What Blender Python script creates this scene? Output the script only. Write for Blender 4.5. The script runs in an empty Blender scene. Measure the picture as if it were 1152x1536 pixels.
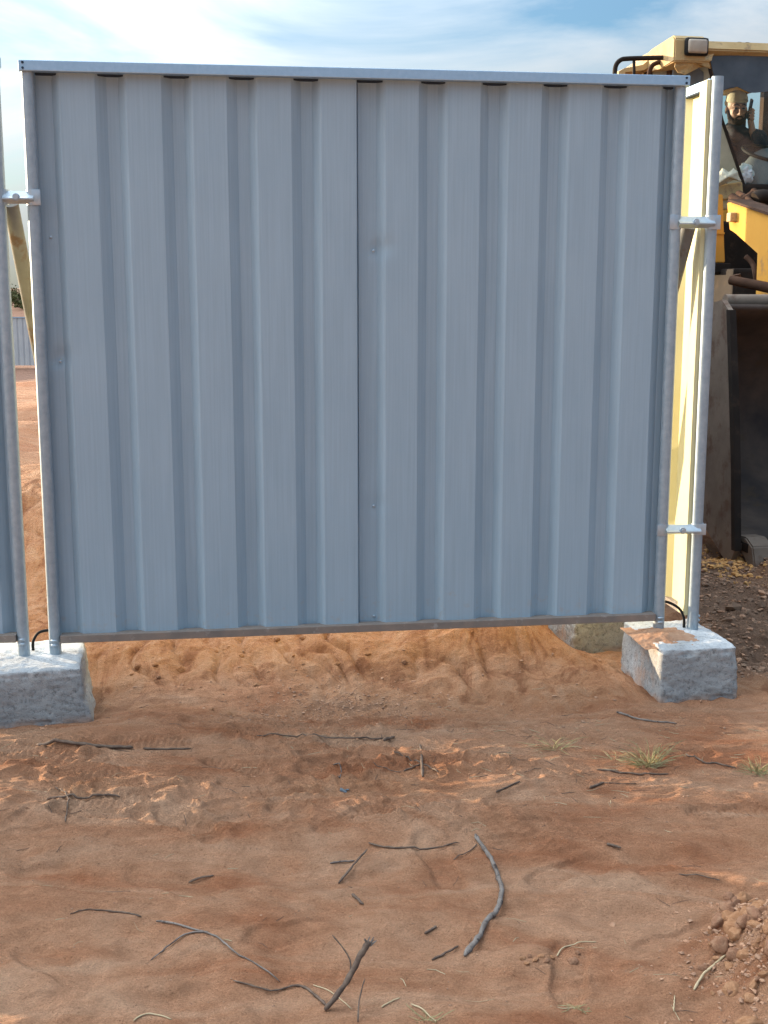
import bpy, bmesh, math, random
import numpy as np
from mathutils import Vector, Matrix, noise as mnoise

random.seed(7)
rng = np.random.default_rng(7)
S = bpy.context.scene
COL = S.collection
R = math.radians

# ------------------------------------------------------------------ camera maths (photo is 1152 x 1536)
FPX = 1860.0
PITCH = R(10.3)
CAMH = 1.53


def ray(px, py):
    a = (px - 576) / FPX
    b = -(py - 768) / FPX
    return np.array([a, math.cos(PITCH) + b * math.sin(PITCH), -math.sin(PITCH) + b * math.cos(PITCH)])


def at_depth(px, py, Y):
    d = ray(px, py)
    return np.array([0, 0, CAMH]) + d * (Y / d[1])


# ------------------------------------------------------------------ materials
def new_mat(name):
    m = bpy.data.materials.new(name)
    m.use_nodes = True
    nt = m.node_tree
    bsdf = nt.nodes['Principled BSDF']
    return m, nt, bsdf


def N(nt, typ, **kw):
    n = nt.nodes.new(typ)
    for k, v in kw.items():
        if k == 'inp':
            for kk, vv in v.items():
                n.inputs[kk].default_value = vv
        else:
            setattr(n, k, v)
    return n


def c4(c):
    return (c[0], c[1], c[2], 1.0)


def ramp(nt, stops):
    r = nt.nodes.new('ShaderNodeValToRGB')
    el = r.color_ramp.elements
    el[0].position = stops[0][0]
    el[0].color = c4(stops[0][1])
    el[1].position = stops[-1][0]
    el[1].color = c4(stops[-1][1])
    for p, c in stops[1:-1]:
        e = el.new(p)
        e.color = c4(c)
    return r


def mixc(nt, fac, a, b, mode='MIX'):
    m = nt.nodes.new('ShaderNodeMix')
    m.data_type = 'RGBA'
    m.blend_type = mode
    for sock, v in ((m.inputs[0], fac), (m.inputs[6], a), (m.inputs[7], b)):
        if hasattr(v, 'is_linked') or hasattr(v, 'links'):
            nt.links.new(v, sock)
        elif isinstance(v, (int, float)):
            sock.default_value = v
        else:
            sock.default_value = c4(v)
    return m.outputs[2]


def surf(name, col, col2=None, rough=.6, metal=0., scale=6., detail=6., bump=.0, bscale=60., stretch=(1, 1, 1),
         spots=None, spot_scale=20., spot_at=.62, rough2=None, bdist=.004):
    """a worn surface: two mixed tones, optional patches of dirt, optional bump"""
    m, nt, b = new_mat(name)
    tc = N(nt, 'ShaderNodeTexCoord')
    mp = N(nt, 'ShaderNodeMapping')
    mp.inputs['Scale'].default_value = stretch
    nt.links.new(tc.outputs['Object'], mp.inputs[0])
    n1 = N(nt, 'ShaderNodeTexNoise', inp={'Scale': scale, 'Detail': detail, 'Roughness': .6})
    nt.links.new(mp.outputs[0], n1.inputs['Vector'])
    rp = ramp(nt, [(.32, col), (.68, col2 or col)])
    nt.links.new(n1.outputs[0], rp.inputs[0])
    out = rp.outputs[0]
    if spots:
        n2 = N(nt, 'ShaderNodeTexNoise', inp={'Scale': spot_scale, 'Detail': 8., 'Roughness': .65})
        nt.links.new(mp.outputs[0], n2.inputs['Vector'])
        r2 = ramp(nt, [(spot_at - .05, (0, 0, 0)), (spot_at + .06, (1, 1, 1))])
        nt.links.new(n2.outputs[0], r2.inputs[0])
        out = mixc(nt, r2.outputs[0], out, spots)
    nt.links.new(out, b.inputs['Base Color'])
    b.inputs['Roughness'].default_value = rough
    b.inputs['Metallic'].default_value = metal
    if rough > .58 and metal < .3: b.inputs['Specular IOR Level'].default_value = .12
    if rough2 is not None:
        mr = N(nt, 'ShaderNodeMapRange', inp={'To Min': rough, 'To Max': rough2})
        nt.links.new(n1.outputs[0], mr.inputs[0])
        nt.links.new(mr.outputs[0], b.inputs['Roughness'])
    if bump:
        n3 = N(nt, 'ShaderNodeTexNoise', inp={'Scale': bscale, 'Detail': 5., 'Roughness': .6})
        nt.links.new(mp.outputs[0], n3.inputs['Vector'])
        bp = N(nt, 'ShaderNodeBump', inp={'Strength': bump, 'Distance': bdist})
        nt.links.new(n3.outputs[0], bp.inputs['Height'])
        nt.links.new(bp.outputs[0], b.inputs['Normal'])
    return m


M = {}
M['panel_front'] = surf('grey_blue_paint', (.308, .412, .492), (.336, .442, .522), rough=.50, scale=5, stretch=(1.6, 1, .5),
                        bump=.35, bscale=420, rough2=.46, bdist=.0006)
_nt = M['panel_front'].node_tree; _b = _nt.nodes['Principled BSDF']; _src = _b.inputs['Base Color'].links[0].from_socket
_tc = N(_nt, 'ShaderNodeTexCoord'); _mp = N(_nt, 'ShaderNodeMapping'); _mp.inputs['Scale'].default_value = (90, 30, 1.4); _nt.links.new(_tc.outputs['Object'], _mp.inputs[0])
_nz = N(_nt, 'ShaderNodeTexNoise', inp={'Scale': 1.6, 'Detail': 5., 'Roughness': .6}); _nt.links.new(_mp.outputs[0], _nz.inputs['Vector'])
_rp = ramp(_nt, [(.3, (.93, .93, .93)), (.7, (1.06, 1.06, 1.06))]); _nt.links.new(_nz.outputs[0], _rp.inputs[0])
_o = mixc(_nt, 1., _src, _rp.outputs[0], 'MULTIPLY')
# dried splashes of reddish mud along the foot of the sheet
_sp = N(_nt, 'ShaderNodeSeparateXYZ'); _nt.links.new(_tc.outputs['Object'], _sp.inputs[0])
_mr = N(_nt, 'ShaderNodeMapRange', inp={'From Min': .05, 'From Max': .42, 'To Min': .16, 'To Max': -.10}); _nt.links.new(_sp.outputs[2], _mr.inputs[0])
_n2 = N(_nt, 'ShaderNodeTexNoise', inp={'Scale': 26., 'Detail': 9., 'Roughness': .7}); _nt.links.new(_tc.outputs['Object'], _n2.inputs['Vector'])
_ad = N(_nt, 'ShaderNodeMath', operation='ADD'); _nt.links.new(_mr.outputs[0], _ad.inputs[0]); _nt.links.new(_n2.outputs[0], _ad.inputs[1])
_r2 = ramp(_nt, [(.66, (0, 0, 0)), (.80, (.5, .5, .5))]); _nt.links.new(_ad.outputs[0], _r2.inputs[0])
_nt.links.new(mixc(_nt, _r2.outputs[0], _o, (.38, .33, .30)), _b.inputs['Base Color'])
M['panel_back'] = surf('cream_back_coat', (.50, .465, .27), (.56, .52, .31), rough=.5, scale=4, bump=.1, bscale=300, bdist=.0006)
M['galv'] = surf('galvanised_steel', (.29, .36, .42), (.38, .45, .50), rough=.40, metal=.40, scale=38, detail=9, bump=.25, bscale=160,
                 rough2=.55, bdist=.0006, spots=(.33, .33, .33), spot_scale=55, spot_at=.70)
M['galv_rail'] = surf('galvanised_rail', (.37, .54, .70), (.43, .60, .76), rough=.42, metal=.7, scale=60, detail=9, rough2=.5)
M['dusty_rail'] = surf('dusty_rail', (.30, .24, .20), (.22, .19, .17), rough=.8, metal=.15, scale=14, stretch=(1, 1, 1), spots=(.36, .33, .30),
                       spot_scale=30, spot_at=.63, bump=.3, bscale=120, bdist=.001)
M['old_pipe'] = surf('old_grey_pipe', (.15, .15, .148), (.22, .22, .215), rough=.7, metal=.0, scale=9, spots=(.16, .11, .08), spot_scale=14, spot_at=.6)
M['zinc'] = surf('zinc_plate', (.42, .50, .56), (.52, .59, .65), rough=.42, metal=.7, scale=45, rough2=.5)
M['black'] = surf('black_rubber', (.012, .012, .013), (.02, .02, .02), rough=.6)
M['screw_and_shade'] = surf('dark_screw_and_shade', (.03, .045, .07), rough=.7)  # near-black for screw heads and the painted shade under the rail


def concrete_mat(name, dust=True):
    m, nt, b = new_mat(name)
    tc = N(nt, 'ShaderNodeTexCoord')
    n1 = N(nt, 'ShaderNodeTexNoise', inp={'Scale': 9., 'Detail': 10., 'Roughness': .7})
    n2 = N(nt, 'ShaderNodeTexNoise', inp={'Scale': 62., 'Detail': 8., 'Roughness': .8})
    v = N(nt, 'ShaderNodeTexVoronoi', inp={'Scale': 95.})
    for n in (n1, n2, v):
        nt.links.new(tc.outputs['Object'], n.inputs['Vector'])
    r1 = ramp(nt, [(.3, (.32, .325, .33)), (.7, (.40, .40, .395))])
    nt.links.new(n1.outputs[0], r1.inputs[0])
    r2 = ramp(nt, [(.38, (.38, .38, .38)), (.47, (.92, .92, .92)), (.75, (1.15, 1.15, 1.15))])
    nt.links.new(n2.outputs[0], r2.inputs[0])
    out = mixc(nt, .8, r1.outputs[0], r2.outputs[0], 'MULTIPLY')
    # pits: exposed dark aggregate holes
    r3 = ramp(nt, [(.04, (.45, .45, .45)), (.10, (1, 1, 1))])
    nt.links.new(v.outputs['Distance'], r3.inputs[0])
    out = mixc(nt, .55, out, r3.outputs[0], 'MULTIPLY')
    # paler speckled tone on the upward faces
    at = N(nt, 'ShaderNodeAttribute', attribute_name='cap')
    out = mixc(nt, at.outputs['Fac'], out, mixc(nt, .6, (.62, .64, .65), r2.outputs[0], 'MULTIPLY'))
    du = N(nt, 'ShaderNodeAttribute', attribute_name='dust')
    n4 = N(nt, 'ShaderNodeTexNoise', inp={'Scale': 16., 'Detail': 6.})
    nt.links.new(tc.outputs['Object'], n4.inputs['Vector'])
    mm = N(nt, 'ShaderNodeMath', operation='MULTIPLY')
    r4 = ramp(nt, [(.42, (0, 0, 0)), (.58, (1, 1, 1))])
    nt.links.new(n4.outputs[0], r4.inputs[0])
    nt.links.new(du.outputs['Fac'], mm.inputs[0])
    nt.links.new(r4.outputs[0], mm.inputs[1])
    out = mixc(nt, mm.outputs[0], out, (.46, .26, .15))
    nt.links.new(out, b.inputs['Base Color'])
    b.inputs['Roughness'].default_value = .9
    add = N(nt, 'ShaderNodeMath', operation='MULTIPLY')
    nt.links.new(n2.outputs[0], add.inputs[0])
    nt.links.new(r3.outputs[0], add.inputs[1])
    bp = N(nt, 'ShaderNodeBump', inp={'Strength': 1., 'Distance': .007})
    nt.links.new(add.outputs[0], bp.inputs['Height'])
    nt.links.new(bp.outputs[0], b.inputs['Normal'])
    return m


M['concrete'] = concrete_mat('rough_concrete')


def ground_mat():
    m, nt, b = new_mat('sandy_soil')
    tc = N(nt, 'ShaderNodeTexCoord')
    def noise(scale, detail=6., rough=.6, st=(1, 1, 1), dist=0.):
        mp = N(nt, 'ShaderNodeMapping')
        mp.inputs['Scale'].default_value = st
        nt.links.new(tc.outputs['Object'], mp.inputs[0])
        n = N(nt, 'ShaderNodeTexNoise', inp={'Scale': scale, 'Detail': detail, 'Roughness': rough, 'Distortion': dist})
        nt.links.new(mp.outputs[0], n.inputs['Vector'])
        return n.outputs[0]
    big = noise(1.5, 7, .62, (1, 2.6, 1), .9)
    r1 = ramp(nt, [(.34, (.39, .162, .080)), (.5, (.475, .246, .140)), (.66, (.545, .325, .205))])
    nt.links.new(big, r1.inputs[0])
    mid = noise(14, 8, .7)
    r2 = ramp(nt, [(.3, (.80, .77, .74)), (.7, (1.13, 1.13, 1.13))])
    nt.links.new(mid, r2.inputs[0])
    out = mixc(nt, 1., r1.outputs[0], r2.outputs[0], 'MULTIPLY')
    # freshly cut, redder and more orange soil of the bank
    bank = N(nt, 'ShaderNodeAttribute', attribute_name='bank')
    bn = noise(3.2, 8, .65, (2.6, 1.3, .6), 1.2)
    r3 = ramp(nt, [(.38, (.27, .115, .055)), (.48, (.43, .215, .112)), (.66, (.49, .285, .17))])
    nt.links.new(bn, r3.inputs[0])
    out = mixc(nt, bank.outputs['Fac'], out, r3.outputs[0])
    # grey-brown rubble soil
    rub = N(nt, 'ShaderNodeAttribute', attribute_name='rubble')
    rn = noise(13, 10, .75)
    r4 = ramp(nt, [(.34, (.13, .075, .05)), (.55, (.23, .14, .092)), (.7, (.36, .22, .14))])
    nt.links.new(rn, r4.inputs[0])
    out = mixc(nt, rub.outputs['Fac'], out, r4.outputs[0])
    # dark organic specks in the sand
    sp = noise(95, 4, .65)
    r5 = ramp(nt, [(.30, (.40, .37, .35)), (.37, (1, 1, 1))])
    nt.links.new(sp, r5.inputs[0])
    out = mixc(nt, .7, out, r5.outputs[0], 'MULTIPLY')
    gr = noise(210, 5, .8)
    r6 = ramp(nt, [(.3, (.70, .69, .68)), (.7, (1.28, 1.28, 1.28))])
    nt.links.new(gr, r6.inputs[0])
    out = mixc(nt, 1., out, r6.outputs[0], 'MULTIPLY')
    far = N(nt, 'ShaderNodeAttribute', attribute_name='far')
    out = mixc(nt, far.outputs['Fac'], out, mixc(nt, big, (.17, .085, .055), (.27, .15, .10)))  # far ground coloured darker to stand for its shade
    nt.links.new(out, b.inputs['Base Color'])
    b.inputs['Roughness'].default_value = .95
    b.inputs['Specular IOR Level'].default_value = .2
    f1 = noise(55, 8, .7, (1, 1.3, 1), .4)
    f2 = noise(190, 6, .8)
    b1 = N(nt, 'ShaderNodeBump', inp={'Strength': 1., 'Distance': .016})
    nt.links.new(f1, b1.inputs['Height'])
    b2 = N(nt, 'ShaderNodeBump', inp={'Strength': 1., 'Distance': .006})
    nt.links.new(f2, b2.inputs['Height'])
    nt.links.new(b1.outputs[0], b2.inputs['Normal'])
    nt.links.new(b2.outputs[0], b.inputs['Normal'])
    return m


M['ground'] = ground_mat()
M['clod'] = surf('orange_clod', (.39, .205, .12), (.52, .32, .21), rough=.95, scale=18, bump=1., bscale=90, bdist=.007)
M['clod_dark'] = surf('dark_clod', (.27, .155, .10), (.38, .235, .155), rough=.95, scale=22, bump=.9, bscale=110, bdist=.004)
M['clod_sun_tint'] = surf('sun_tinted_clod', (.52, .26, .09), (.62, .36, .15), rough=.95, scale=22, bump=.7, bscale=90)  # brighter orange stands in for sunlight on the crumbs
M['rubble_stone'] = surf('rubble_stone', (.17, .105, .072), (.28, .18, .12), rough=.95, scale=9, bump=.8, bscale=60)
M['stick_grey'] = surf('weathered_stick', (.13, .105, .09), (.27, .235, .21), rough=.85, scale=30, stretch=(1, 1, 1), spots=(.06, .045, .04),
                       spot_scale=60, spot_at=.58, bump=.8, bscale=150, bdist=.002)
M['stick_dark'] = surf('dark_twig', (.085, .058, .046), (.20, .145, .11), rough=.85, scale=40, bump=.6, bscale=150, bdist=.002)
M['straw'] = surf('dry_straw', (.40, .31, .19), (.52, .42, .27), rough=.8, scale=30)
M['grass'] = surf('dry_grass', (.24, .22, .10), (.42, .36, .20), rough=.8, scale=25)
M['leaf'] = surf('bush_leaf', (.05, .06, .02), (.10, .10, .035), rough=.7, scale=8)
M['bark'] = surf('bark', (.10, .07, .05), (.16, .11, .08), rough=.9)
M['far_sheet'] = surf('far_sheet', (.50, .53, .55), (.58, .60, .60), rough=.5, scale=2)
# loader
M['yellow'] = surf('loader_yellow', (.60, .29, .05), (.66, .34, .065), rough=.72, scale=4, spots=(.36, .20, .09), spot_scale=6, spot_at=.64,
                   bump=.1, bscale=40, rough2=.8)
M['tan'] = surf('faded_yellow', (.43, .30, .14), (.52, .38, .20), rough=.6, scale=6, spots=(.28, .19, .11), spot_scale=11, spot_at=.6)
M['rust'] = surf('rusty_brown_steel', (.045, .023, .015), (.085, .045, .028), rough=.8, scale=7, spots=(.12, .07, .045), spot_scale=12, spot_at=.64,
                 bump=.4, bscale=40)
M['dark_steel'] = surf('dark_steel', (.018, .014, .012), (.034, .025, .020), rough=.7, scale=5, spots=(.05, .034, .024), spot_scale=10, spot_at=.62)
M['bucket_in'] = surf('bucket_interior', (.05, .043, .042), (.12, .09, .072), rough=.62, scale=3.5, spots=(.09, .065, .045), spot_scale=5,
                      spot_at=.6, bump=.5, bscale=14, bdist=.01)
M['bucket_side'] = surf('bucket_side_steel', (.15, .115, .088), (.24, .185, .145), rough=.75, scale=4, spots=(.14, .09, .065), spot_scale=9,
                        spot_at=.58, bump=.4, bscale=30)
M['tyre'] = surf('tyre_rubber', (.03, .026, .023), (.07, .052, .04), rough=.9, scale=5)
M['visor'] = surf('dark_visor_film', (.045, .06, .08), (.085, .105, .13), rough=.38, scale=5, spots=(.20, .23, .25), spot_scale=7, spot_at=.70)
M['lamp_glass'] = surf('dusty_lamp_lens', (.34, .28, .22), (.42, .36, .29), rough=.35, scale=14)
M['dust_glass'] = surf('dusty_side_glass', (.27, .28, .22), (.40, .40, .32), rough=.5, scale=4, rough2=.7)
M['cloth_pale'] = surf('pale_cloth', (.46, .44, .34), (.58, .55, .43), rough=.9, scale=5, bump=.6, bscale=25, bdist=.01)
M['dash'] = surf('grey_dashboard', (.10, .115, .13), (.17, .19, .20), rough=.6, scale=6)
M['bag'] = surf('white_plastic_bag', (.40, .44, .46), (.62, .65, .66), rough=.35, scale=9, bump=1., bscale=30, bdist=.02)
M['skin'] = surf('skin', (.42, .25, .19), (.50, .31, .24), rough=.55, scale=20)
M['jacket'] = surf('dark_jacket', (.018, .022, .036), (.036, .042, .062), rough=.85, scale=12, bump=.5, bscale=60)
M['scarf'] = surf('dark_scarf', (.05, .05, .06), (.085, .085, .10), rough=.9, scale=12, bump=.6, bscale=60)
M['cap'] = surf('beige_knit_cap', (.56, .50, .38), (.66, .59, .46), rough=.95, scale=30, bump=.7, bscale=200, bdist=.003)
M['beard'] = surf('dark_beard', (.035, .022, .018), (.065, .042, .032), rough=.9, scale=60, bump=.8, bscale=200, bdist=.003)
M['eye'] = surf('dark_eye', (.02, .015, .012), rough=.3)
M['phone'] = surf('black_phone', (.01, .011, .013), rough=.25)


def glass_mat():
    m, nt, b = new_mat('dusty_clear_glass')
    nt.nodes.remove(b)
    out = nt.nodes['Material Output']
    tr = N(nt, 'ShaderNodeBsdfTransparent')
    tr.inputs[0].default_value = (.84, .96, .95, 1)
    gl = N(nt, 'ShaderNodeBsdfGlossy', inp={'Roughness': .08})
    df = N(nt, 'ShaderNodeBsdfDiffuse')
    df.inputs[0].default_value = (.5, .5, .45, 1)
    m1 = N(nt, 'ShaderNodeMixShader', inp={0: .04})
    m2 = N(nt, 'ShaderNodeMixShader')
    tc = N(nt, 'ShaderNodeTexCoord')
    n = N(nt, 'ShaderNodeTexNoise', inp={'Scale': 6., 'Detail': 6.})
    nt.links.new(tc.outputs['Object'], n.inputs['Vector'])
    mr = N(nt, 'ShaderNodeMapRange', inp={'From Min': .35, 'From Max': .8, 'To Min': .0, 'To Max': .14})
    nt.links.new(n.outputs[0], mr.inputs[0])
    nt.links.new(mr.outputs[0], m2.inputs[0])
    nt.links.new(tr.outputs[0], m1.inputs[1])
    nt.links.new(gl.outputs[0], m1.inputs[2])
    nt.links.new(m1.outputs[0], m2.inputs[1])
    nt.links.new(df.outputs[0], m2.inputs[2])
    nt.links.new(m2.outputs[0], out.inputs[0])
    return m


M['glass'] = glass_mat()


# ------------------------------------------------------------------ object helpers
def tag(o, label=None, cat=None, group=None, kind=None):
    if label: o['label'] = label
    if cat: o['category'] = cat
    if group: o['group'] = group
    if kind: o['kind'] = kind
    return o


def thing(name, loc, rz=0., label=None, cat=None, group=None, ry=0.):
    o = bpy.data.objects.new(name, None)
    COL.objects.link(o)
    o.location = loc
    o.rotation_euler = (0, ry, rz)
    o.empty_display_size = .1
    return tag(o, label, cat, group)


def link_bm(name, bm, mats, parent=None, smooth=False, loc=None, sharp=None):
    me = bpy.data.meshes.new(name)
    bmesh.ops.recalc_face_normals(bm, faces=bm.faces)
    if smooth:
        for f in bm.faces: f.smooth = True
    bm.normal_update()
    if sharp is not None:
        for e in bm.edges:
            if len(e.link_faces) == 2 and e.calc_face_angle(0) > sharp: e.smooth = False
    bm.to_mesh(me)
    bm.free()
    for m in (mats if isinstance(mats, (list, tuple)) else [mats]):
        me.materials.append(m)
    o = bpy.data.objects.new(name, me)
    COL.objects.link(o)
    if parent is not None: o.parent = parent
    if loc is not None: o.location = loc
    return o


def add_box(bm, c, s, rot=None, bevel=0.):
    r = bmesh.ops.create_cube(bm, size=1.0)
    vs = r['verts']
    mt = Matrix.Translation(Vector(c)) @ (rot.to_4x4() if rot else Matrix()) @ Matrix.Diagonal((s[0], s[1], s[2], 1))
    bmesh.ops.transform(bm, matrix=mt, verts=vs)
    if bevel:
        es = list({e for v in vs for e in v.link_edges})
        bmesh.ops.bevel(bm, geom=es, offset=bevel, segments=2, affect='EDGES', profile=.6)
    return vs


def add_tube(bm, pts, rad, seg=12, cap=True, jitter=0., squash=None):
    pts = [Vector(p) for p in pts]
    n = len(pts)
    rads = rad if isinstance(rad, (list, tuple)) else [rad] * n
    rings = []
    up = Vector((0, 0, 1))
    prev = None
    for i, p in enumerate(pts):
        t = (pts[min(i + 1, n - 1)] - pts[max(i - 1, 0)]).normalized()
        if prev is None:
            a = t.cross(up)
            if a.length < .05: a = t.cross(Vector((1, 0, 0)))
            a.normalize()
        else:
            a = (prev - t * prev.dot(t)).normalized()
        prev = a
        b = t.cross(a)
        ring = []
        for k in range(seg):
            th = 2 * math.pi * k / seg
            rr = rads[i] * (1 + (random.uniform(-jitter, jitter) if jitter else 0))
            ring.append(bm.verts.new(p + (a * math.cos(th) + b * math.sin(th)) * rr))
        rings.append(ring)
    for i in range(n - 1):
        for k in range(seg):
            bm.faces.new((rings[i][k], rings[i][(k + 1) % seg], rings[i + 1][(k + 1) % seg], rings[i + 1][k]))
    if cap:
        bm.faces.new(rings[0][::-1])
        bm.faces.new(rings[-1])
    return rings


def smooth_path(pts, sub=5):
    P = [Vector(p) for p in pts]
    if len(P) < 3:
        return [P[0].lerp(P[-1], i / (sub * 2)) for i in range(sub * 2 + 1)]
    out = []
    for i in range(len(P) - 1):
        p0 = P[max(i - 1, 0)]; p1 = P[i]; p2 = P[i + 1]; p3 = P[min(i + 2, len(P) - 1)]
        for k in range(sub):
            t = k / sub
            out.append(.5 * ((2 * p1) + (p2 - p0) * t + (2 * p0 - 5 * p1 + 4 * p2 - p3) * t * t + (3 * p1 - p0 - 3 * p2 + p3) * t ** 3))
    out.append(P[-1])
    return out


def prism(bm, poly, lo, hi, axis='x'):
    """poly: list of 2-D points in the plane normal to the axis"""
    def mk(p, a):
        return (a, p[0], p[1]) if axis == 'x' else ((p[0], a, p[1]) if axis == 'y' else (p[0], p[1], a))
    A = [bm.verts.new(mk(p, lo)) for p in poly]
    B = [bm.verts.new(mk(p, hi)) for p in poly]
    n = len(poly)
    for i in range(n):
        bm.faces.new((A[i], A[(i + 1) % n], B[(i + 1) % n], B[i]))
    bm.faces.new(A[::-1])
    bm.faces.new(B)


# ------------------------------------------------------------------ numpy noise
_perm = rng.permutation(4096).astype(np.int64)
_ang = rng.uniform(0, 2 * np.pi, 4096)


def perlin(x, y, seed=0):
    x = np.asarray(x, float) + seed * 17.37
    y = np.asarray(y, float) + seed * 9.71
    xi = np.floor(x).astype(np.int64); yi = np.floor(y).astype(np.int64)
    xf = x - xi; yf = y - yi
    u = xf ** 3 * (xf * (xf * 6 - 15) + 10); v = yf ** 3 * (yf * (yf * 6 - 15) + 10)
    def g(ix, iy, dx, dy):
        h = _perm[(_perm[ix & 4095] + iy) & 4095]
        a = _ang[h]
        return np.cos(a) * dx + np.sin(a) * dy
    n00 = g(xi, yi, xf, yf); n10 = g(xi + 1, yi, xf - 1, yf)
    n01 = g(xi, yi + 1, xf, yf - 1); n11 = g(xi + 1, yi + 1, xf - 1, yf - 1)
    return 1.5 * ((n00 * (1 - u) + n10 * u) * (1 - v) + (n01 * (1 - u) + n11 * u) * v)


def fbm(x, y, oct=4, seed=0, gain=.5):
    s = 0; a = 1.
    for i in range(oct):
        s = s + a * perlin(x * 2 ** i, y * 2 ** i, seed + i * 3)
        a *= gain
    return s


def sst(a, b, v):
    t = np.clip((v - a) / (b - a), 0, 1)
    return t * t * (3 - 2 * t)


# ------------------------------------------------------------------ ground
def axis_grid(lo, hi, fine_lo, fine_hi, step, grow):
    mid = list(np.arange(fine_lo, fine_hi + step / 2, step))
    s = step; v = mid[-1]; up = []
    while v < hi:
        s *= grow; v += s; up.append(v)
    s = step; v = mid[0]; dn = []
    while v > lo:
        s *= grow; v -= s; dn.append(v)
    return np.array(dn[::-1] + mid + up)


gx = axis_grid(-500, 500, -1.75, 1.95, .0062, 1.06)
gy = axis_grid(-60, 700, 2.15, 5.5, .0062, 1.035)
X, Yg = np.meshgrid(gx, gy)


def base_h(x, y):
    Rr = sst(.20, .72, x + .12 * np.sin(y * 3.1) )          # right side: no bank
    Rr2 = sst(1.2, 1.7, x)
    wob = .10 * fbm(x * 1.3, y * .4, 3, 5)
    h = .13 * sst(4.28, 5.0, y + wob) + (.28 + .155 * sst(-4.9, -3.3, x) - .07 * sst(-2.7, -2.2, x)) * sst(5.35, 6.3, y + 1.5 * wob)
    hr = .03 * sst(4.9, 5.6, y)
    # loose soil heaped just left of the strut block
    hump = .26 * np.exp(-((x - .50) / .28) ** 2 - ((y - 5.10) / .36) ** 2)
    h = h * (1 - Rr) + hr * Rr + hump
    h = h + .30 * sst(6.0, 7.3, y) * Rr * (1 - Rr2)
    # far lie of the land
    h = h - 2.25 * sst(12.5, 30, y) * (1 - sst(3.5, 7, x) * .0)
    h = h + 2.45 * sst(58, 84, y) 
    # low dirt bank behind the sunny plateau
    h = h + .035 * np.exp(-((y - 13) / 1.2) ** 2)
    # small pile before the loader bucket, and dirt beneath it
    h = h + .17 * np.exp(-((x - 2.25) / .38) ** 2 - ((y - 6.35) / .32) ** 2)
    h = h + .13 * np.exp(-((x - 1.72) / .35) ** 2 - ((y - 7.3) / .35) ** 2)
    # heap in the right foreground
    h = h + .21 * np.exp(-np.abs((x - .97) / .135) ** 2.4 - np.abs((y - 2.52) / .20) ** 2.4)
    return h


def detail_h(x, y):
    near = 1 - sst(9, 16, y) 
    d = .016 * fbm(x * 1.1, y * 1.9, 3, 1)
    fg = 1 - sst(3.1, 3.5, y)
    # soft old hollows of the foreground
    w = x + .10 * perlin(x * 3, y * 3, 8)
    d = d + fg * (.019 * perlin(w * 4.2, y * 7.5, 11) + .0085 * perlin(w * 9, y * 13, 12) + .0026 * fbm(x * 24, y * 30, 2, 13))
    wave = x + .30 * perlin(x * 1.1, y * 1.6, 14) ; wv2 = y + .10 * perlin(x * 2.2, y * 2.6, 15) + .03 * perlin(x * 7, y * 7, 19)
    nearf = 1 - sst(5, 7, y)
    d = d + nearf * (.0060 * (1 - np.abs(perlin(wave * 2.1, wv2 * 8.5, 16))) ** 2 + .0032 * perlin(wave * 6, wv2 * 21, 17) + .0016 * perlin(wave * 15, wv2 * 46, 18))
    # churned, trampled strip: sharp little ridges
    band = sst(3.05, 3.35, y) * (1 - sst(4.1, 4.35, y))
    wx = x + .09 * perlin(x * 5, y * 7, 21) + .04 * perlin(x * 13, y * 15, 22)
    wy = y + .07 * perlin(x * 4, y * 6, 23) + .03 * perlin(x * 12, y * 14, 24)
    r1 = (1 - np.abs(perlin(wx * 4.5, wy * 14, 25))) ** 6
    r2 = (1 - np.abs(perlin(wx * 11, wy * 26, 26))) ** 5
    patch = (.25 + .75 * sst(-.25, .3, perlin(x * 1.7, y * 3.0, 27))) * (1 - .5 * sst(.2, .9, x)) * (1 - .6 * sst(.1, .5, x) * sst(3.75, 3.95, y))
    d = d + band * (.016 + .016 * (1 - sst(.3, .9, x))) + band * patch * (.017 * r1 + .009 * r2 + .005 * perlin(wx * 5, wy * 11, 28) + .004 * perlin(wx * 24, wy * 40, 29))
    # between strip and bank: crumbly
    cr = sst(4.0, 4.2, y) * (1 - sst(8, 10, y))
    d = d + cr * (.006 * fbm(x * 9, y * 10, 3, 31) + .0025 * fbm(x * 33, y * 33, 2, 32))
    # rills running down the bank
    bk = sst(4.35, 4.7, y) * (1 - sst(6.5, 7, y)) * (1 - sst(.3, .8, x))
    rr = 1 - np.abs(perlin((x + .45 * y) * 6.5 + .5 * perlin(x * 4, y * 4, 41), y * 2.2, 42))
    d = d - bk * .034 * rr ** 5 + bk * .005 * fbm(x * 15, y * 15, 2, 43)
    # rubble
    rb = rubble_w(x, y)
    d = d + rb * (.03 * np.maximum(0, perlin(x * 9, y * 9, 51)) + .02 * np.maximum(0, perlin(x * 21, y * 21, 52)) + .05 * perlin(x * 2.5, y * 2.5, 53))
    # heap roughness
    hp = np.exp(-((x - .93) / .16) ** 2 - ((y - 2.53) / .24) ** 2)
    d = d + hp * (.050 * np.maximum(0, perlin(x * 11, y * 11, 61)) + .028 * np.abs(perlin(x * 30, y * 30, 62)) + .010 * np.abs(perlin(x * 60, y * 60, 63)))
    d = d + sst(6.5, 8, y) * near * .05 * fbm(x * .9, y * 1.8, 3, 71)
    return d


def rubble_w(x, y):
    e = .18 * perlin(x * 2.3, y * 2.3, 55)
    return sst(1.22, 1.42, x + e) * sst(4.55, 4.85, y + e) * (1 - sst(6.6, 7.3, y))


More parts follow.
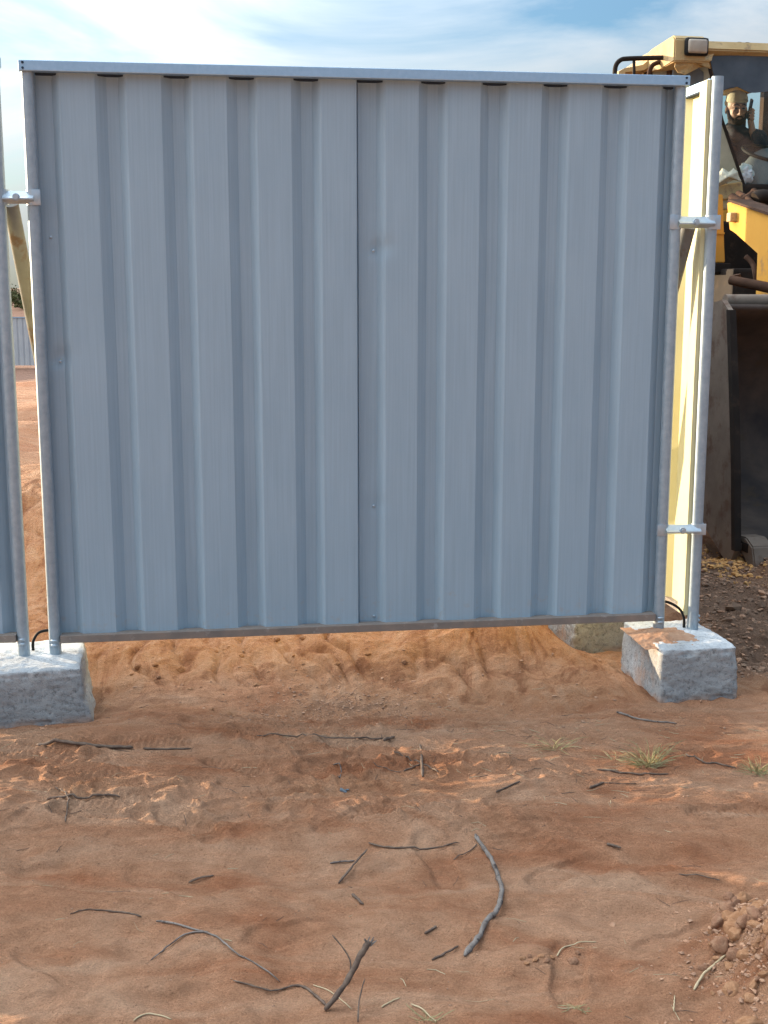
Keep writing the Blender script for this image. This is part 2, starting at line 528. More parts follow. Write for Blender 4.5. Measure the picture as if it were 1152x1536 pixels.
def shoe_print(H, cx, cy, ang, depth=.012, L=.29, tread=True):
    m = (abs(X[0] - cx) < .3); k = (abs(Yg[:, 0] - cy) < .3)
    ix = np.where(m)[0]; iy = np.where(k)[0]
    if not len(ix) or not len(iy): return
    sl = np.s_[iy[0]:iy[-1] + 1, ix[0]:ix[-1] + 1]
    dx = X[sl] - cx; dy = Yg[sl] - cy
    c, s = math.cos(ang), math.sin(ang)
    u = (dx * c + dy * s) / (L / 2); v = (-dx * s + dy * c)
    wid = .047 - .010 * np.exp(-((u + .15) / .28) ** 2) + .004 * sst(0, .6, u)
    rr = np.sqrt((np.abs(u) ** 3.0) + (v / wid) ** 2 + 1e-9)
    ins = 1 - sst(.85, 1.05, rr)
    rim = np.exp(-((rr - 1.22) / .16) ** 2) * (.6 + .4 * np.cos(3 * np.arctan2(v, u) + cx * 9))
    z = -depth * ins + depth * .42 * rim * (1 + 1.2 * perlin(dx * 30, dy * 30, 77))
    if tread:
        z = z + ins * .0040 * np.tanh(2.5 * np.sin(u * 44 + .8 * np.abs(v) / .02)) * .6
    H[sl] += z


HG = base_h(X, Yg) + detail_h(X, Yg)
_r = random.Random(3)
for i in range(26):
    cx = -1.45 + 2.3 * _r.random(); cy = _r.uniform(3.3, 3.95) if cx < .2 else _r.uniform(3.4, 3.7)
    shoe_print(HG, cx, cy, _r.choice([.1, .25, -.3, 2.9, 3.3, .5, 2.6]) + _r.uniform(-.25, .25), _r.uniform(.006, .013), tread=(i % 3 == 0))
for cx, cy, a, dp in ((.50, 3.08, .5, .010), (.80, 3.02, 2.7, .010), (1.02, 3.42, .1, .012), (.42, 2.58, 1.4, .009),
                      (-.2, 2.75, .4, .007), (-.75, 2.6, 2.4, .007), (-.95, 3.05, .2, .008), (.15, 3.1, 1.9, .008), (.95, 3.85, .2, .010),
                      (.62, 4.0, 2.8, .011), (.35, 4.1, .4, .008), (-.55, 3.0, -.4, .007), (.72, 2.72, .3, .009)):
    shoe_print(HG, cx, cy, a, dp, tread=(cy > 3.3))


# nothing may poke through the concrete feet: press the sand flat around them
def hz(x, y):
    i = int(np.clip(np.searchsorted(gx, x) - 1, 0, len(gx) - 2)); j = int(np.clip(np.searchsorted(gy, y) - 1, 0, len(gy) - 2))
    tx = (x - gx[i]) / (gx[i + 1] - gx[i]); ty = (y - gy[j]) / (gy[j + 1] - gy[j])
    return float((HG[j, i] * (1 - tx) + HG[j, i + 1] * tx) * (1 - ty) + (HG[j + 1, i] * (1 - tx) + HG[j + 1, i + 1] * tx) * ty)


def ground_at(px, py):
    d = ray(px, py); o = np.array([0, 0, CAMH]); t = 2.
    while t < 60:
        p = o + d * t
        if p[2] <= hz(p[0], p[1]):
            lo, hi = t - .02, t
            for _ in range(12):
                mdl = (lo + hi) / 2; q = o + d * mdl
                if q[2] <= hz(q[0], q[1]): hi = mdl
                else: lo = mdl
            q = o + d * hi
            return Vector((q[0], q[1], hz(q[0], q[1])))
        t += .02
    return Vector(o + d * 60)


def flatten_box(cx, cy, yaw, w, dep, z0):
    m = abs(X - cx) < .6
    dx = X - cx; dy = Yg - cy
    c, s = math.cos(yaw), math.sin(yaw)
    u = np.abs(dx * c + dy * s) - w / 2; v = np.abs(-dx * s + dy * c) - dep / 2
    dist = np.sqrt(np.maximum(u, 0) ** 2 + np.maximum(v, 0) ** 2)
    k = np.exp(-(dist / .10) ** 2)
    tgt = z0 + .010 * fbm(X * 12, Yg * 12, 2, 81) + .012 * np.exp(-((dist - .04) / .03) ** 2)
    global HG
    HG = np.where((dist < .5), HG * (1 - k) + tgt * k, HG)


YAW = math.atan2(.32, 2.31)
BLK_R = (1.135, 4.665); BLK_L = (-1.295, 4.375); BLK_S = (.915, 5.25)
flatten_box(*BLK_R, YAW + R(1.5), .29, .44, .0)
flatten_box(*BLK_L, YAW + R(3.5), .44, .44, .0)
flatten_box(*BLK_S, R(14), .30, .30, -.01)

nx, ny = len(gx), len(gy)
co = np.stack([X.ravel(), Yg.ravel(), HG.ravel()], 1)
idx = np.arange(nx * ny).reshape(ny, nx)
fa = np.stack([idx[:-1, :-1].ravel(), idx[:-1, 1:].ravel(), idx[1:, 1:].ravel(), idx[1:, :-1].ravel()], 1)
me = bpy.data.meshes.new('ground')
me.vertices.add(len(co)); me.vertices.foreach_set('co', co.ravel())
me.loops.add(fa.size); me.loops.foreach_set('vertex_index', fa.ravel())
me.polygons.add(len(fa)); me.polygons.foreach_set('loop_start', np.arange(0, fa.size, 4)); me.polygons.foreach_set('loop_total', np.full(len(fa), 4))
me.update()
me.polygons.foreach_set('use_smooth', np.ones(len(fa), bool))
wob = .16 * fbm(X * 1.5, Yg * 1.5, 3, 90)
bank = sst(4.25, 4.62, Yg + wob) * (1 - sst(11, 14, Yg)) * .9 * (1 - .8 * sst(7.0, 7.6, Yg))
bank = np.maximum(bank, .55 * sst(.2, .5, fbm(X * 1.1, Yg * 1.9, 3, 93)) * sst(3.0, 3.4, Yg) * (1 - sst(7, 8, Yg)))
bank = np.maximum(bank, .75 * np.exp(-((X - 2.25) / .4) ** 2 - ((Yg - 6.3) / .35) ** 2))
bank = np.maximum(bank, .6 * np.exp(-((X - 1.75) / .4) ** 2 - ((Yg - 7.3) / .4) ** 2))
rub = rubble_w(X, Yg) * .92 * (1 - .9 * np.exp(-((X - 2.3) / .38) ** 2 - ((Yg - 6.3) / .33) ** 2)) * (1 - .9 * np.exp(-((X - 1.75) / .35) ** 2 - ((Yg - 7.2) / .3) ** 2))
rub = np.maximum(rub, .45 * np.exp(-((X + .12) / .25) ** 2 - ((Yg - 4.36) / .12) ** 2) * (perlin(X * 12, Yg * 12, 95) > 0))
for nme, arr in (('bank', bank), ('rubble', rub), ('far', sst(12.2, 13.4, Yg + wob * 2))):
    a = me.attributes.new(nme, 'FLOAT', 'POINT')
    a.data.foreach_set('value', np.clip(arr, 0, 1).ravel().astype(np.float32))
me.materials.append(M['ground'])
go = bpy.data.objects.new('ground', me)
COL.objects.link(go)
tag(go, 'reddish orange sandy ground with footprints and a low dug bank', 'ground', kind='structure')


# ------------------------------------------------------------------ concrete blocks
def concrete_block(name, loc, yaw, w, d, h, seed, label, group=None, foot=0., dust_left=0., chips=()):
    bm = bmesh.new()
    bmesh.ops.create_cube(bm, size=1.)
    bmesh.ops.subdivide_edges(bm, edges=list(bm.edges), cuts=38, use_grid_fill=True)
    rc_ = .013
    hx, hy, hzz = w / 2 - rc_, d / 2 - rc_, h / 2 - rc_
    for v in bm.verts:
        p = Vector((v.co.x * w, v.co.y * d, v.co.z * h))
        inn = Vector((max(-hx, min(hx, p.x)), max(-hy, min(hy, p.y)), max(-hzz, min(hzz, p.z))))
        dd = p - inn
        v.co = inn + dd.normalized() * rc_ + Vector((0, 0, h / 2))
    bm.normal_update()
    cap = bm.verts.layers.float.new('cap'); du = bm.verts.layers.float.new('dust')
    for v in bm.verts:
        p = v.co.copy(); q = p * 1.0 + Vector((seed, seed * .7, 0))
        k = h - p.z
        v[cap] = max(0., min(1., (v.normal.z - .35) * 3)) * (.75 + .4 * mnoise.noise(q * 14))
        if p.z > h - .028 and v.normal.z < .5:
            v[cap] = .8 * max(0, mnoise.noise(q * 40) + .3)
        v[du] = dust_left * (1. if v.normal.x < -.5 else 0.) * max(0, 1 - ((p.y + d * .12) / (d * .3)) ** 2)
        v[du] = max(v[du], .9 * max(0., 1 - p.z / .045))
        nrm = v.normal.copy()
        disp = .005 * mnoise.noise(q * 7) + .0032 * mnoise.noise(q * 24) + .0026 * mnoise.noise(q * 60)
        edge = (abs(p.x) > w / 2 - .03) + (abs(p.y) > d / 2 - .03) + (p.z > h - .03) + (p.z < .03)
        if edge >= 2:
            disp -= .012 * max(0, mnoise.noise(q * 13 + Vector((5, 5, 5)))) + .005 * max(0, mnoise.noise(q * 45))
        v.co += nrm * disp
        # splayed foot
        if foot and p.x > 0 and p.z < .09:
            v.co.x += foot * (1 - p.z / .09) ** .7 * (1 if p.y < 0 else .5)
        t = p.z / h
        v.co.x -= .010 * t * p.x / (w / 2)
        v.co.y -= .010 * t * p.y / (d / 2)
    o = link_bm(name, bm, M['concrete'], smooth=True)
    o.location = loc; o.rotation_euler = (0, 0, yaw)
    return tag(o, label, 'concrete block', group)


G = 'concrete blocks that weigh down the fence'
concrete_block('concrete_block', (BLK_R[0] + .012, BLK_R[1], -.012), YAW + R(1.5), .318, .43, .215, 3.1,
               'pale concrete block at right with reddish sand lying on its top', G, dust_left=.55)
concrete_block('concrete_block', (BLK_L[0] - .022, BLK_L[1], -.012), YAW + R(3.5), .44, .42, .215, 8.3,
               'wide rough concrete block at left edge with a bulging bottom corner', G, foot=.03)
concrete_block('concrete_block', (BLK_S[0], BLK_S[1], -.02), R(14), .31, .31, .215, 5.7,
               'brownish concrete block half hidden behind the lower edge of the fence', G, dust_left=.6)

# sand spilled on the right block
bm = bmesh.new()
bmesh.ops.create_grid(bm, x_segments=44, y_segments=44, size=.5)
for v in bm.verts:
    x, y = v.co.x * .27, v.co.y * .30
    r = math.hypot(x / .105, y / .12) + .35 * mnoise.noise(Vector((x * 18, y * 18, 3)))
    z = .016 * max(-.4, 1 - max(r, 0.) ** 1.6) + .003 * mnoise.noise(Vector((x * 60, y * 60, 1)))
    v.co = Vector((x, y, z))
o = link_bm('loose_sand', bm, M['clod'], smooth=True)
o.location = (BLK_R[0] - .045, BLK_R[1] - .03, .2025); o.rotation_euler = (0, 0, YAW)
tag(o, 'thin patch of reddish sand spilled on top of the right concrete block', 'sand', kind='stuff')

# ------------------------------------------------------------------ corrugated fence panel
PW = 2.31; PBOT = .045; PTOP = 2.08     # post centre distance, bottom rail base and top above the block top (z=.2)


D_SHEET = .034


def sheet_profile(W):
    P = W / 10.15
    v, l, c, dk = .175 * P, .135 * P, .525 * P, .165 * P
    D = D_SHEET
    A = [(-.0195, .018), (-.019, D * .75), (-.012, D), (.006, D)]; B = []
    u = .014
    for k in range(10):
        lst = A if k < 5 else B
        if k == 4: c += .006
        if k == 5: c -= .006; u += .006
        if k == 5:
            lst.append((u - dk * 1.75, D + .024)); lst.append((u - dk * .80, D + .024)); lst.append((u - dk * .74, D))
        for t in (0., .5, .92): lst.append((u + v * t, D))
        for t in (.001, .25, .5, .72, .86, .95, 1.0):
            lst.append((u + v + l * t, D * (1 - min(1., 1.12 * t - .12 * max(0., (t - .6) / .4) ** 2 * 1.0))))
        for t in (.06, .25, .5, .75, .94): lst.append((u + v + l + c * t, 0))
        e = u + v + l + c
        if k == 4:
            lst.append((e, .001)); lst.append((e + .004, .010)); lst.append((e + .005, D + .022))
        else:
            lst.append((e, .0)); lst.append((e + dk * .5, D * .5)); lst.append((e + dk, D))
        u += P
    B.append((W, D)); B.append((W + .012, D)); B.append((W + .019, D * .75)); B.append((W + .0195, .018))
    return A, B


def sheet_mesh(name, prof, u0, z0, z1, parent, seed, dents=()):
    nz = 110
    bm = bmesh.new()
    grids = []
    for side in (0, 1):
        g = []
        for j in range(nz + 1):
            z = z0 + (z1 - z0) * j / nz
            row = []
            for u, n in prof:
                q = Vector((u * 2.2 + seed, z * 1.1, seed))
                w = .0016 * mnoise.noise(q) + .0007 * mnoise.noise(q * 4) + .0003 * mnoise.noise(Vector((u * 30, z * 26, seed)))
                for (du_, dz_, rad, dep) in (dents if n < D_SHEET * 1.1 and u > -1 else ()):
                    w += dep * math.exp(-((u - du_) ** 2 + (z - dz_) ** 2) / rad ** 2)
                row.append(bm.verts.new((u0 + u + .0012 * mnoise.noise(Vector((z * 1.7, seed, u))), n + w + side * .0014, z)))
            g.append(row)
        grids.append(g)
    for side, g in enumerate(grids):
        for j in range(nz):
            for i in range(len(prof) - 1):
                vs = (g[j][i], g[j][i + 1], g[j + 1][i + 1], g[j + 1][i])
                f = bm.faces.new(vs if side == 0 else vs[::-1])
                f.material_index = side
                f.smooth = True
    bm.normal_update()
    for e in bm.edges:
        if len(e.link_faces) == 2:
            vdir = abs(e.verts[0].co.z - e.verts[1].co.z) > .002
            if vdir and e.calc_face_angle(0) > .42: e.smooth = False
    me = bpy.data.meshes.new(name)
    bm.to_mesh(me); bm.free()
    me.materials.append(M['panel_front']); me.materials.append(M['panel_back'])
    o = bpy.data.objects.new(name, me); COL.objects.link(o); o.parent = parent
    return o


def fence_panel(loc, yaw, label, seed, capped=True, group='corrugated steel fence panels', ry=0., dents=True, post_w=PW):
    root = thing('fence_section', loc, yaw, label, 'fence panel', group, ry=ry)
    r = .0215
    inner = post_w - 2 * r
    A, B = sheet_profile(inner)
    P = inner / 10.2
    da = [(P * .1, 1.07, .016, .009), (P * .24, 1.09, .03, .010), (P * .12, 1.45, .012, .004)] if dents else []
    db = [(P * 5.24, 1.46, .013, .006), (P * 5.36, 1.47, .028, .010), (P * 5.24, .52, .010, .004), (P * 5.36, .53, .018, .005), (P * 10.1, .62, .01, .004)] if dents else []
    sheet_mesh('corrugated_sheet', A, r, PBOT + .012, PTOP - .006, root, seed, da)
    sheet_mesh('corrugated_sheet', B, r, PBOT + .012, PTOP - .006, root, seed + 9, db)
    for k, u in enumerate((0., post_w)):
        bm = bmesh.new()
        add_tube(bm, [(u, 0, -.02), (u, 0, .6), (u, 0, 1.3), (u, 0, PTOP - (.003 if capped else -.004))], r, 28)
        p = link_bm('post', bm, M['galv'], root, smooth=True, sharp=.6)
        bm = bmesh.new()
        for dz in (.045, .062):
            add_tube(bm, [(u - .012, -.0205, PBOT - .002 + dz - .05), (u + .010, -.0225, PBOT - .002 + dz - .05)], .0045, 8)
        link_bm('weld', bm, M['zinc'], p, smooth=True)
    bm = bmesh.new()
    add_box(bm, (post_w / 2, -.004, PTOP - .0175), (post_w + (2 * r + .006 if capped else -2 * r), .056, .035), bevel=.0025)
    tr = link_bm('top_rail', bm, M['galv_rail'], root)
    for u in ((-.010, post_w + .010) if capped else ()):
        for dz in (-.008, -.026):
            bm = bmesh.new()
            add_tube(bm, [(u, -.0315, PTOP + dz), (u, -.0350, PTOP + dz)], .0042, 10)
            link_bm('screw', bm, M['screw_and_shade'], tr)
    bm = bmesh.new()
    add_box(bm, (post_w / 2, -.001, PBOT + .014), (post_w - 2 * r - .001, .050, .028), bevel=.002)
    link_bm('bottom_rail', bm, M['dusty_rail'], root)
    bm = bmesh.new()
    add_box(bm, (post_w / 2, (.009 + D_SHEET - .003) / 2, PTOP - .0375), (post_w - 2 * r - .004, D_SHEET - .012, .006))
    link_bm('rail_gap_shade', bm, M['screw_and_shade'], root)  # dark strip stands for the shadow in the recesses below the rail
    # small rivets that hold the sheets
    for (u, z, n) in ((P * .18, 1.068, .033), (P * 5.24, 1.458, .033), (P * 5.24, .518, .033), (P * 5.24, .09, .033), (P * 10.1, .62, .034),
                      (P * .12, 1.50, .034), (P * 2.95, .09, .022)):
        bm = bmesh.new()
        bmesh.ops.create_uvsphere(bm, u_segments=10, v_segments=6, radius=.0055)
        bmesh.ops.transform(bm, matrix=Matrix.Translation((r + u, n - .001, z)) @ Matrix.Diagonal((1, .5, 1, 1)), verts=bm.verts)
        link_bm('rivet', bm, M['zinc'], root, smooth=True)
    return root


ZB = .2
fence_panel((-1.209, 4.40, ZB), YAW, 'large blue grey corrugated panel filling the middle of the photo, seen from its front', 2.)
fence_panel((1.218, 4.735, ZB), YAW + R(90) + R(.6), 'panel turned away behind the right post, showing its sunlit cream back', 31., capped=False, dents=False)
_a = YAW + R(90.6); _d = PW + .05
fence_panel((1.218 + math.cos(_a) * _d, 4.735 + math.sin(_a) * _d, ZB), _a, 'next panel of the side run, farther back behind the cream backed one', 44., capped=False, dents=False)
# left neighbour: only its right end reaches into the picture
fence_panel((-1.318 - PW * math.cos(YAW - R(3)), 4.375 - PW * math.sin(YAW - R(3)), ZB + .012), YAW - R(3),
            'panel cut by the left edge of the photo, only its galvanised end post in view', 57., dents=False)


# ------------------------------------------------------------------ clamps
def clamp(p1, p2, z, h, label):
    a = Vector((p1[0], p1[1], 0)); b = Vector((p2[0], p2[1], 0))
    mid = (a + b) / 2; ang = math.atan2(b.y - a.y, b.x - a.x); L = (b - a).length
    root = thing('fence_clamp', (mid.x, mid.y, z), ang, label, 'clamp', 'galvanised clamps joining fence posts')
    r = .0235
    # straps wrapped round the two posts
    for s in (-1, 1):
        bm = bmesh.new()
        ringo = []
        for k in range(15):
            th = math.pi + (math.pi) * k / 14 if True else 0
            ringo.append((s * L / 2 + r * math.cos(th), r * math.sin(th) * 1.08))
        ringo = ringo if s > 0 else ringo
        outer = ringo; inner = [(s * L / 2 + (x - s * L / 2) * .94, y * .94) for x, y in ringo]
        poly = outer + inner[::-1]
        prism(bm, poly, -h / 2, h / 2, 'z')
        add_box(bm, (s * (L / 2 + .012), -r * 1.08 + .0015, 0), (.030, .003, h), bevel=.001)
        link_bm('strap', bm, M['zinc'], root, smooth=True, sharp=.5)
    bm = bmesh.new()
    # folded bridge: upper lip leaning back, ridge, lower face
    w1 = L / 2 - .006; w2 = L / 2 + .004
    prof = [(-.008, h * .40), (-.030, h * .02), (-.040, -.004), (-.040, -.008), (-.014, -h * .42), (-.010, -h * .42), (-.034, -.008), (-.027, h * .02), (-.004, h * .40)]
    prism(bm, prof, -w1, w2, 'x')
    link_bm('bridge_plate', bm, M['zinc'], root)
    bm = bmesh.new()
    add_tube(bm, [(0, -.030, -.001), (0, -.046, -.001)], .0085, 6)
    add_tube(bm, [(0, -.030, -.001), (0, -.0385, -.001)], .0125, 16)
    link_bm('bolt', bm, M['zinc'], root, smooth=True, sharp=.5)
    return root


def post_xy(base, z, ry=0.):
    return (base[0] + math.sin(ry) * z, base[1])


clamp((-1.318 + .005, 4.385), (-1.209, 4.40), 1.832, .052, 'upper clamp on the pair of posts at the left edge')
clamp((1.079, 4.72), (1.218, 4.735), 1.765, .052, 'upper clamp on the pair of posts right of the large panel')
clamp((1.079, 4.72), (1.218, 4.735), .605, .044, 'lower clamp on the pair of posts right of the large panel')

# struts behind the fence
bm = bmesh.new()
pts = smooth_path([(-1.300, 4.44, 1.815), (-1.306, 4.65, 1.45), (-1.31, 4.95, .91), (-1.31, 5.37, .13)], 6)
add_tube(bm, pts, .027, 20)
tag(link_bm('support_strut', bm, M['old_pipe'], smooth=True, sharp=.8), 'dull grey strut leaning back from the upper clamp at the left edge', 'strut', 'slanting pipes propping the fence')
bm = bmesh.new()
add_tube(bm, [(1.140, 4.76, 1.75), (1.088, 4.88, 1.40), (1.03, 5.0, 1.0), (.93, 5.24, .19)], .027, 20)
tag(link_bm('support_strut', bm, M['old_pipe'], smooth=True, sharp=.8), 'dull grey strut leaning back from the upper clamp right of the large panel', 'strut', 'slanting pipes propping the fence')

# black cable loops on the blocks
for pts, lab in (([(-1.300, 4.43, .205), (-1.298, 4.43, .24), (-1.275, 4.43, .272), (-1.235, 4.44, .278), (-1.215, 4.45, .262)],
                  'short black cable curving between the two posts on the left block'),
                 ([(1.185, 4.74, .205), (1.183, 4.74, .245), (1.165, 4.75, .28), (1.125, 4.77, .30), (1.09, 4.78, .30)],
                  'short black cable curving between the two posts on the right block')):
    bm = bmesh.new()
    add_tube(bm, smooth_path(pts, 5), .0055, 10)
    tag(link_bm('black_cable', bm, M['black'], smooth=True), lab, 'cable', 'black cables on the blocks')


# ------------------------------------------------------------------ sticks and twigs
def on_ground(px, py, lift=0.):
    p = ground_at(px, py)
    p.z += lift
    return p


def stick(name, runs, m, label, cat, group=None, part='twig', jit=.12):
    """runs: list of (points[(px,py[,lift])], r0, r1); first run is the body, the others side shoots"""
    root = None
    for k, (pp, r0, r1) in enumerate(runs):
        P = []
        for p in pp:
            lift = p[2] if len(p) > 2 else 0.
            if lift > .02:   # raised end: solve on a plane facing the camera through the stick's foot
                f = P[0]
                d = ray(p[0], p[1])
                q = np.array([0, 0, CAMH]) + d * ((f.y + lift * .6) / d[1])
                P.append(Vector(q))
            else:
                g = on_ground(p[0], p[1]); g.z += lift + r0 * .75
                P.append(g)
        path = smooth_path(P, 6)
        lying = all(len(p) < 3 for p in pp)
        if lying:
            for q in path: q.z = max(q.z, max(hz(q.x + a_, q.y + b_) for a_ in (-.012, -.005, .005, .012) for b_ in (-.006, .004)) + r0 * .45)
        for i in range(1, len(path) - 1):
            path[i] = path[i] + Vector((random.uniform(-1, 1), random.uniform(-1, 1), random.uniform(-.3, 1))) * r0 * .22
        n = len(path)
        rads = [(r0 + (r1 - r0) * i / (n - 1)) * (1 + .13 * math.sin(i * 2.3 + r0 * 999)) for i in range(n)]
        if k or len(runs) == 0 or r0 < .0065: rads[-1] *= .45; rads[0] *= .6
        bm = bmesh.new()
        base = path[0]
        org = base if root is None else root.location
        add_tube(bm, [q - org for q in path], rads, 9, jitter=jit)
        if root is None:
            root = link_bm(name, bm, m, smooth=True); root.location = base
            tag(root, label, cat, group)
        else:
            link_bm(part, bm, m, root, smooth=True)
    return root


GS = 'sticks and twigs lying on the sand'
stick('curved_stick', [([(713, 1256), (733, 1285), (748, 1320), (752, 1345), (741, 1375), (720, 1405), (697, 1436)], .0056, .0070)], M['stick_grey'],
      'thick grey curved stick lying on the sand, bent like a bow', 'stick', GS)
stick('broken_branch', [([(487, 1518), (520, 1472, .05), (543, 1430, .09), (553, 1412, .11)], .0058, .0072),
                        ([(489, 1509), (470, 1492), (450, 1480), (428, 1484), (400, 1488), (350, 1473)], .0032, .0018),
                        ([(520, 1478), (525, 1440, .06), (498, 1402, .10)], .0022, .0014)], M['stick_dark'],
      'dark broken branch with a frayed top standing out of the sand near the bottom', 'branch', GS)
bmf = bmesh.new()
top = at_depth(552, 1413, ground_at(487, 1518).y + .066)
fr = [o_ for o_ in bpy.data.objects if o_.name == 'broken_branch'][0]
for k in range(9):
    dv = Vector((random.uniform(-.016, .02), random.uniform(-.01, .01), random.uniform(.006, .024)))
    st_ = Vector(top) - fr.location + Vector((random.uniform(-.007, .007), 0, -.008))
    add_tube(bmf, [st_, st_ + dv * .6, st_ + dv], [.003, .002, .0008], 5)
link_bm('frayed_end', bmf, M['stick_grey'], fr)
stick('long_twig', [([(235, 1384), (290, 1395), (330, 1411), (360, 1435), (420, 1475)], .0028, .0015),
                    ([(312, 1400), (285, 1401), (255, 1420), (225, 1442)], .0024, .0014)], M['stick_grey'],
      'long thin forked twig in the lower left foreground', 'twig', GS)
stick('thin_twig', [([(105, 1372), (135, 1366), (170, 1369), (212, 1377)], .0014, .0026)], M['stick_dark'],
      'thin wavy twig left of the long forked twig', 'twig', GS)
stick('dark_stick', [([(55, 1121), (100, 1120), (150, 1121), (200, 1124)], .006, .005), ([(215, 1124), (250, 1125), (287, 1124)], .004, .0025)],
      M['stick_dark'], 'long straight dark stick lying in front of the left block', 'stick', GS)
stick('crossed_stick', [([(70, 1200), (110, 1199), (140, 1198), (180, 1198)], .0036, .003), ([(83, 1181), (95, 1192), (104, 1200)], .002, .002),
                        ([(104, 1198), (101, 1215), (98, 1236)], .002, .0022)], M['stick_dark'],
      'straight stick crossed by a thin twig at the left of the trampled strip', 'stick', GS)
stick('thin_twig', [([(385, 1104), (430, 1105), (480, 1107), (540, 1108), (585, 1111)], .0022, .0030), ([(575, 1112), (592, 1107)], .006, .004)],
      M['stick_dark'], 'thin straight twig with a dark knot, in front of the middle of the panel', 'twig', GS)
stick('branched_twig', [([(630, 1118), (632, 1140, .01), (634, 1166)], .004, .005), ([(590, 1131), (612, 1142), (632, 1148)], .0018, .0024),
                        ([(606, 1158), (632, 1150), (658, 1160)], .003, .0022), ([(560, 1148), (600, 1160)], .0015, .0012)], M['stick_dark'],
      'small dark twig lying in the shape of a cross under the joint of the panel', 'twig', GS)
stick('thin_twig', [([(553, 1267), (590, 1273), (630, 1275), (690, 1267)], .0026, .002)], M['stick_dark'],
      'thin dark twig just left of the top of the curved stick', 'twig', GS)
stick('short_twig', [([(508, 1326), (530, 1303, .008), (551, 1281, .012)], .0034, .0022), ([(528, 1343), (545, 1358)], .004, .003)], M['stick_dark'],
      'short dark twig slanting up to the right between the curved stick and the forked twig', 'twig', GS)
stick('short_twig', [([(495, 1296), (532, 1292)], .0025, .002)], M['stick_grey'], 'tiny flat grey twig above the short slanting twig', 'twig', GS)
stick('short_twig', [([(648, 1441), (668, 1432), (688, 1420)], .003, .0022)], M['stick_dark'],
      'short dark twig left of the lower end of the curved stick', 'twig', GS)
stick('short_twig', [([(637, 1403), (655, 1391)], .003, .0032)], M['stick_dark'], 'tiny dark twig left of the middle of the curved stick', 'twig', GS)
stick('grey_twig', [([(925, 1069), (945, 1076), (965, 1081), (1015, 1087)], .0042, .0028)], M['stick_grey'],
      'grey twig lying right in front of the right concrete block', 'twig', GS)
stick('dark_stick', [([(895, 1155), (930, 1160), (960, 1163), (1003, 1162)], .0034, .0026)], M['stick_dark'],
      'straight dark stick just below the dry grass tuft', 'stick', GS)
stick('broken_twig', [([(884, 1183), (906, 1175)], .0045, .003), ([(906, 1175), (930, 1176), (955, 1176)], .0016, .001)], M['stick_dark'],
      'small broken twig left of and below the dry grass tuft', 'twig', GS)
stick('wavy_twig', [([(1028, 1134), (1045, 1138), (1060, 1146), (1075, 1146), (1104, 1153)], .0030, .0026)], M['stick_dark'],
      'wavy dark twig at the right edge beyond the dry grass tuft', 'twig', GS)
stick('pale_twig', [([(1041, 1486), (1055, 1466, .005), (1068, 1452), (1088, 1434)], .0032, .0026)], M['straw'],
      'pale twig lying on the heap of clods at lower right', 'twig', GS)
stick('short_twig', [([(283, 1326), (300, 1322), (321, 1315)], .0032, .0022)], M['stick_dark'], 'short dark twig below the trampled strip at left', 'twig', GS)
stick('short_twig', [([(744, 1190), (760, 1182), (780, 1173)], .003, .0024)], M['stick_dark'],
      'short dark twig above the trampled strip, right of the cross shaped twig', 'twig', GS)
stick('charred_twig', [([(910, 1268), (932, 1275)], .004, .003)], M['stick_dark'], 'short charred twig with a pale end right of the trampled strip', 'twig', GS)
stick('thin_twig', [([(1018, 1312), (1050, 1318), (1080, 1326)], .0018, .0014)], M['stick_dark'], 'thin straight twig above the heap of clods', 'twig', GS)
stick('upright_twig', [([(537, 1534), (539, 1500, .06), (547, 1468, .09)], .0022, .0012)], M['stick_dark'],
      'thin upright twig right of the broken branch', 'twig', GS)
stick('thin_twig', [([(715, 1268), (709, 1274), (690, 1285), (680, 1292)], .0016, .0012)], M['stick_dark'],
      'very thin twig under the top end of the curved stick', 'twig', GS)
GSt = 'pale dry straws on the sand'
stick('straw', [([(835, 1436), (848, 1422), (870, 1416), (895, 1414)], .0018, .0012)], M['straw'], 'pale bent straw right of the curved stick', 'straw', GSt)
stick('straw', [([(470, 1479), (495, 1488), (528, 1516)], .0014, .001)], M['straw'], 'pale straw crossing behind the broken branch', 'straw', GSt)
stick('straw', [([(1010, 1521), (1012, 1495)], .0016, .0012)], M['straw'], 'pale upright straw left of the heap of clods', 'straw', GSt)
stick('straw', [([(572, 1512), (585, 1505), (600, 1498)], .0018, .0012)], M['straw'], 'pale slanting straw right of the upright twig', 'straw', GSt)
stick('straw', [([(617, 1507), (640, 1522), (655, 1534)], .0018, .0012)], M['straw'], 'pale straw at the bottom edge below the curved stick', 'straw', GSt)
stick('straw', [([(200, 1534), (225, 1522), (258, 1530)], .0018, .0014)], M['straw'], 'pale arched straw at the bottom edge on the left', 'straw', GSt)
stick('straw', [([(500, 1148), (512, 1160), (508, 1172)], .0020, .0014)], M['stick_grey'], 'small curled grey straw left of the cross shaped twig', 'straw', GSt)


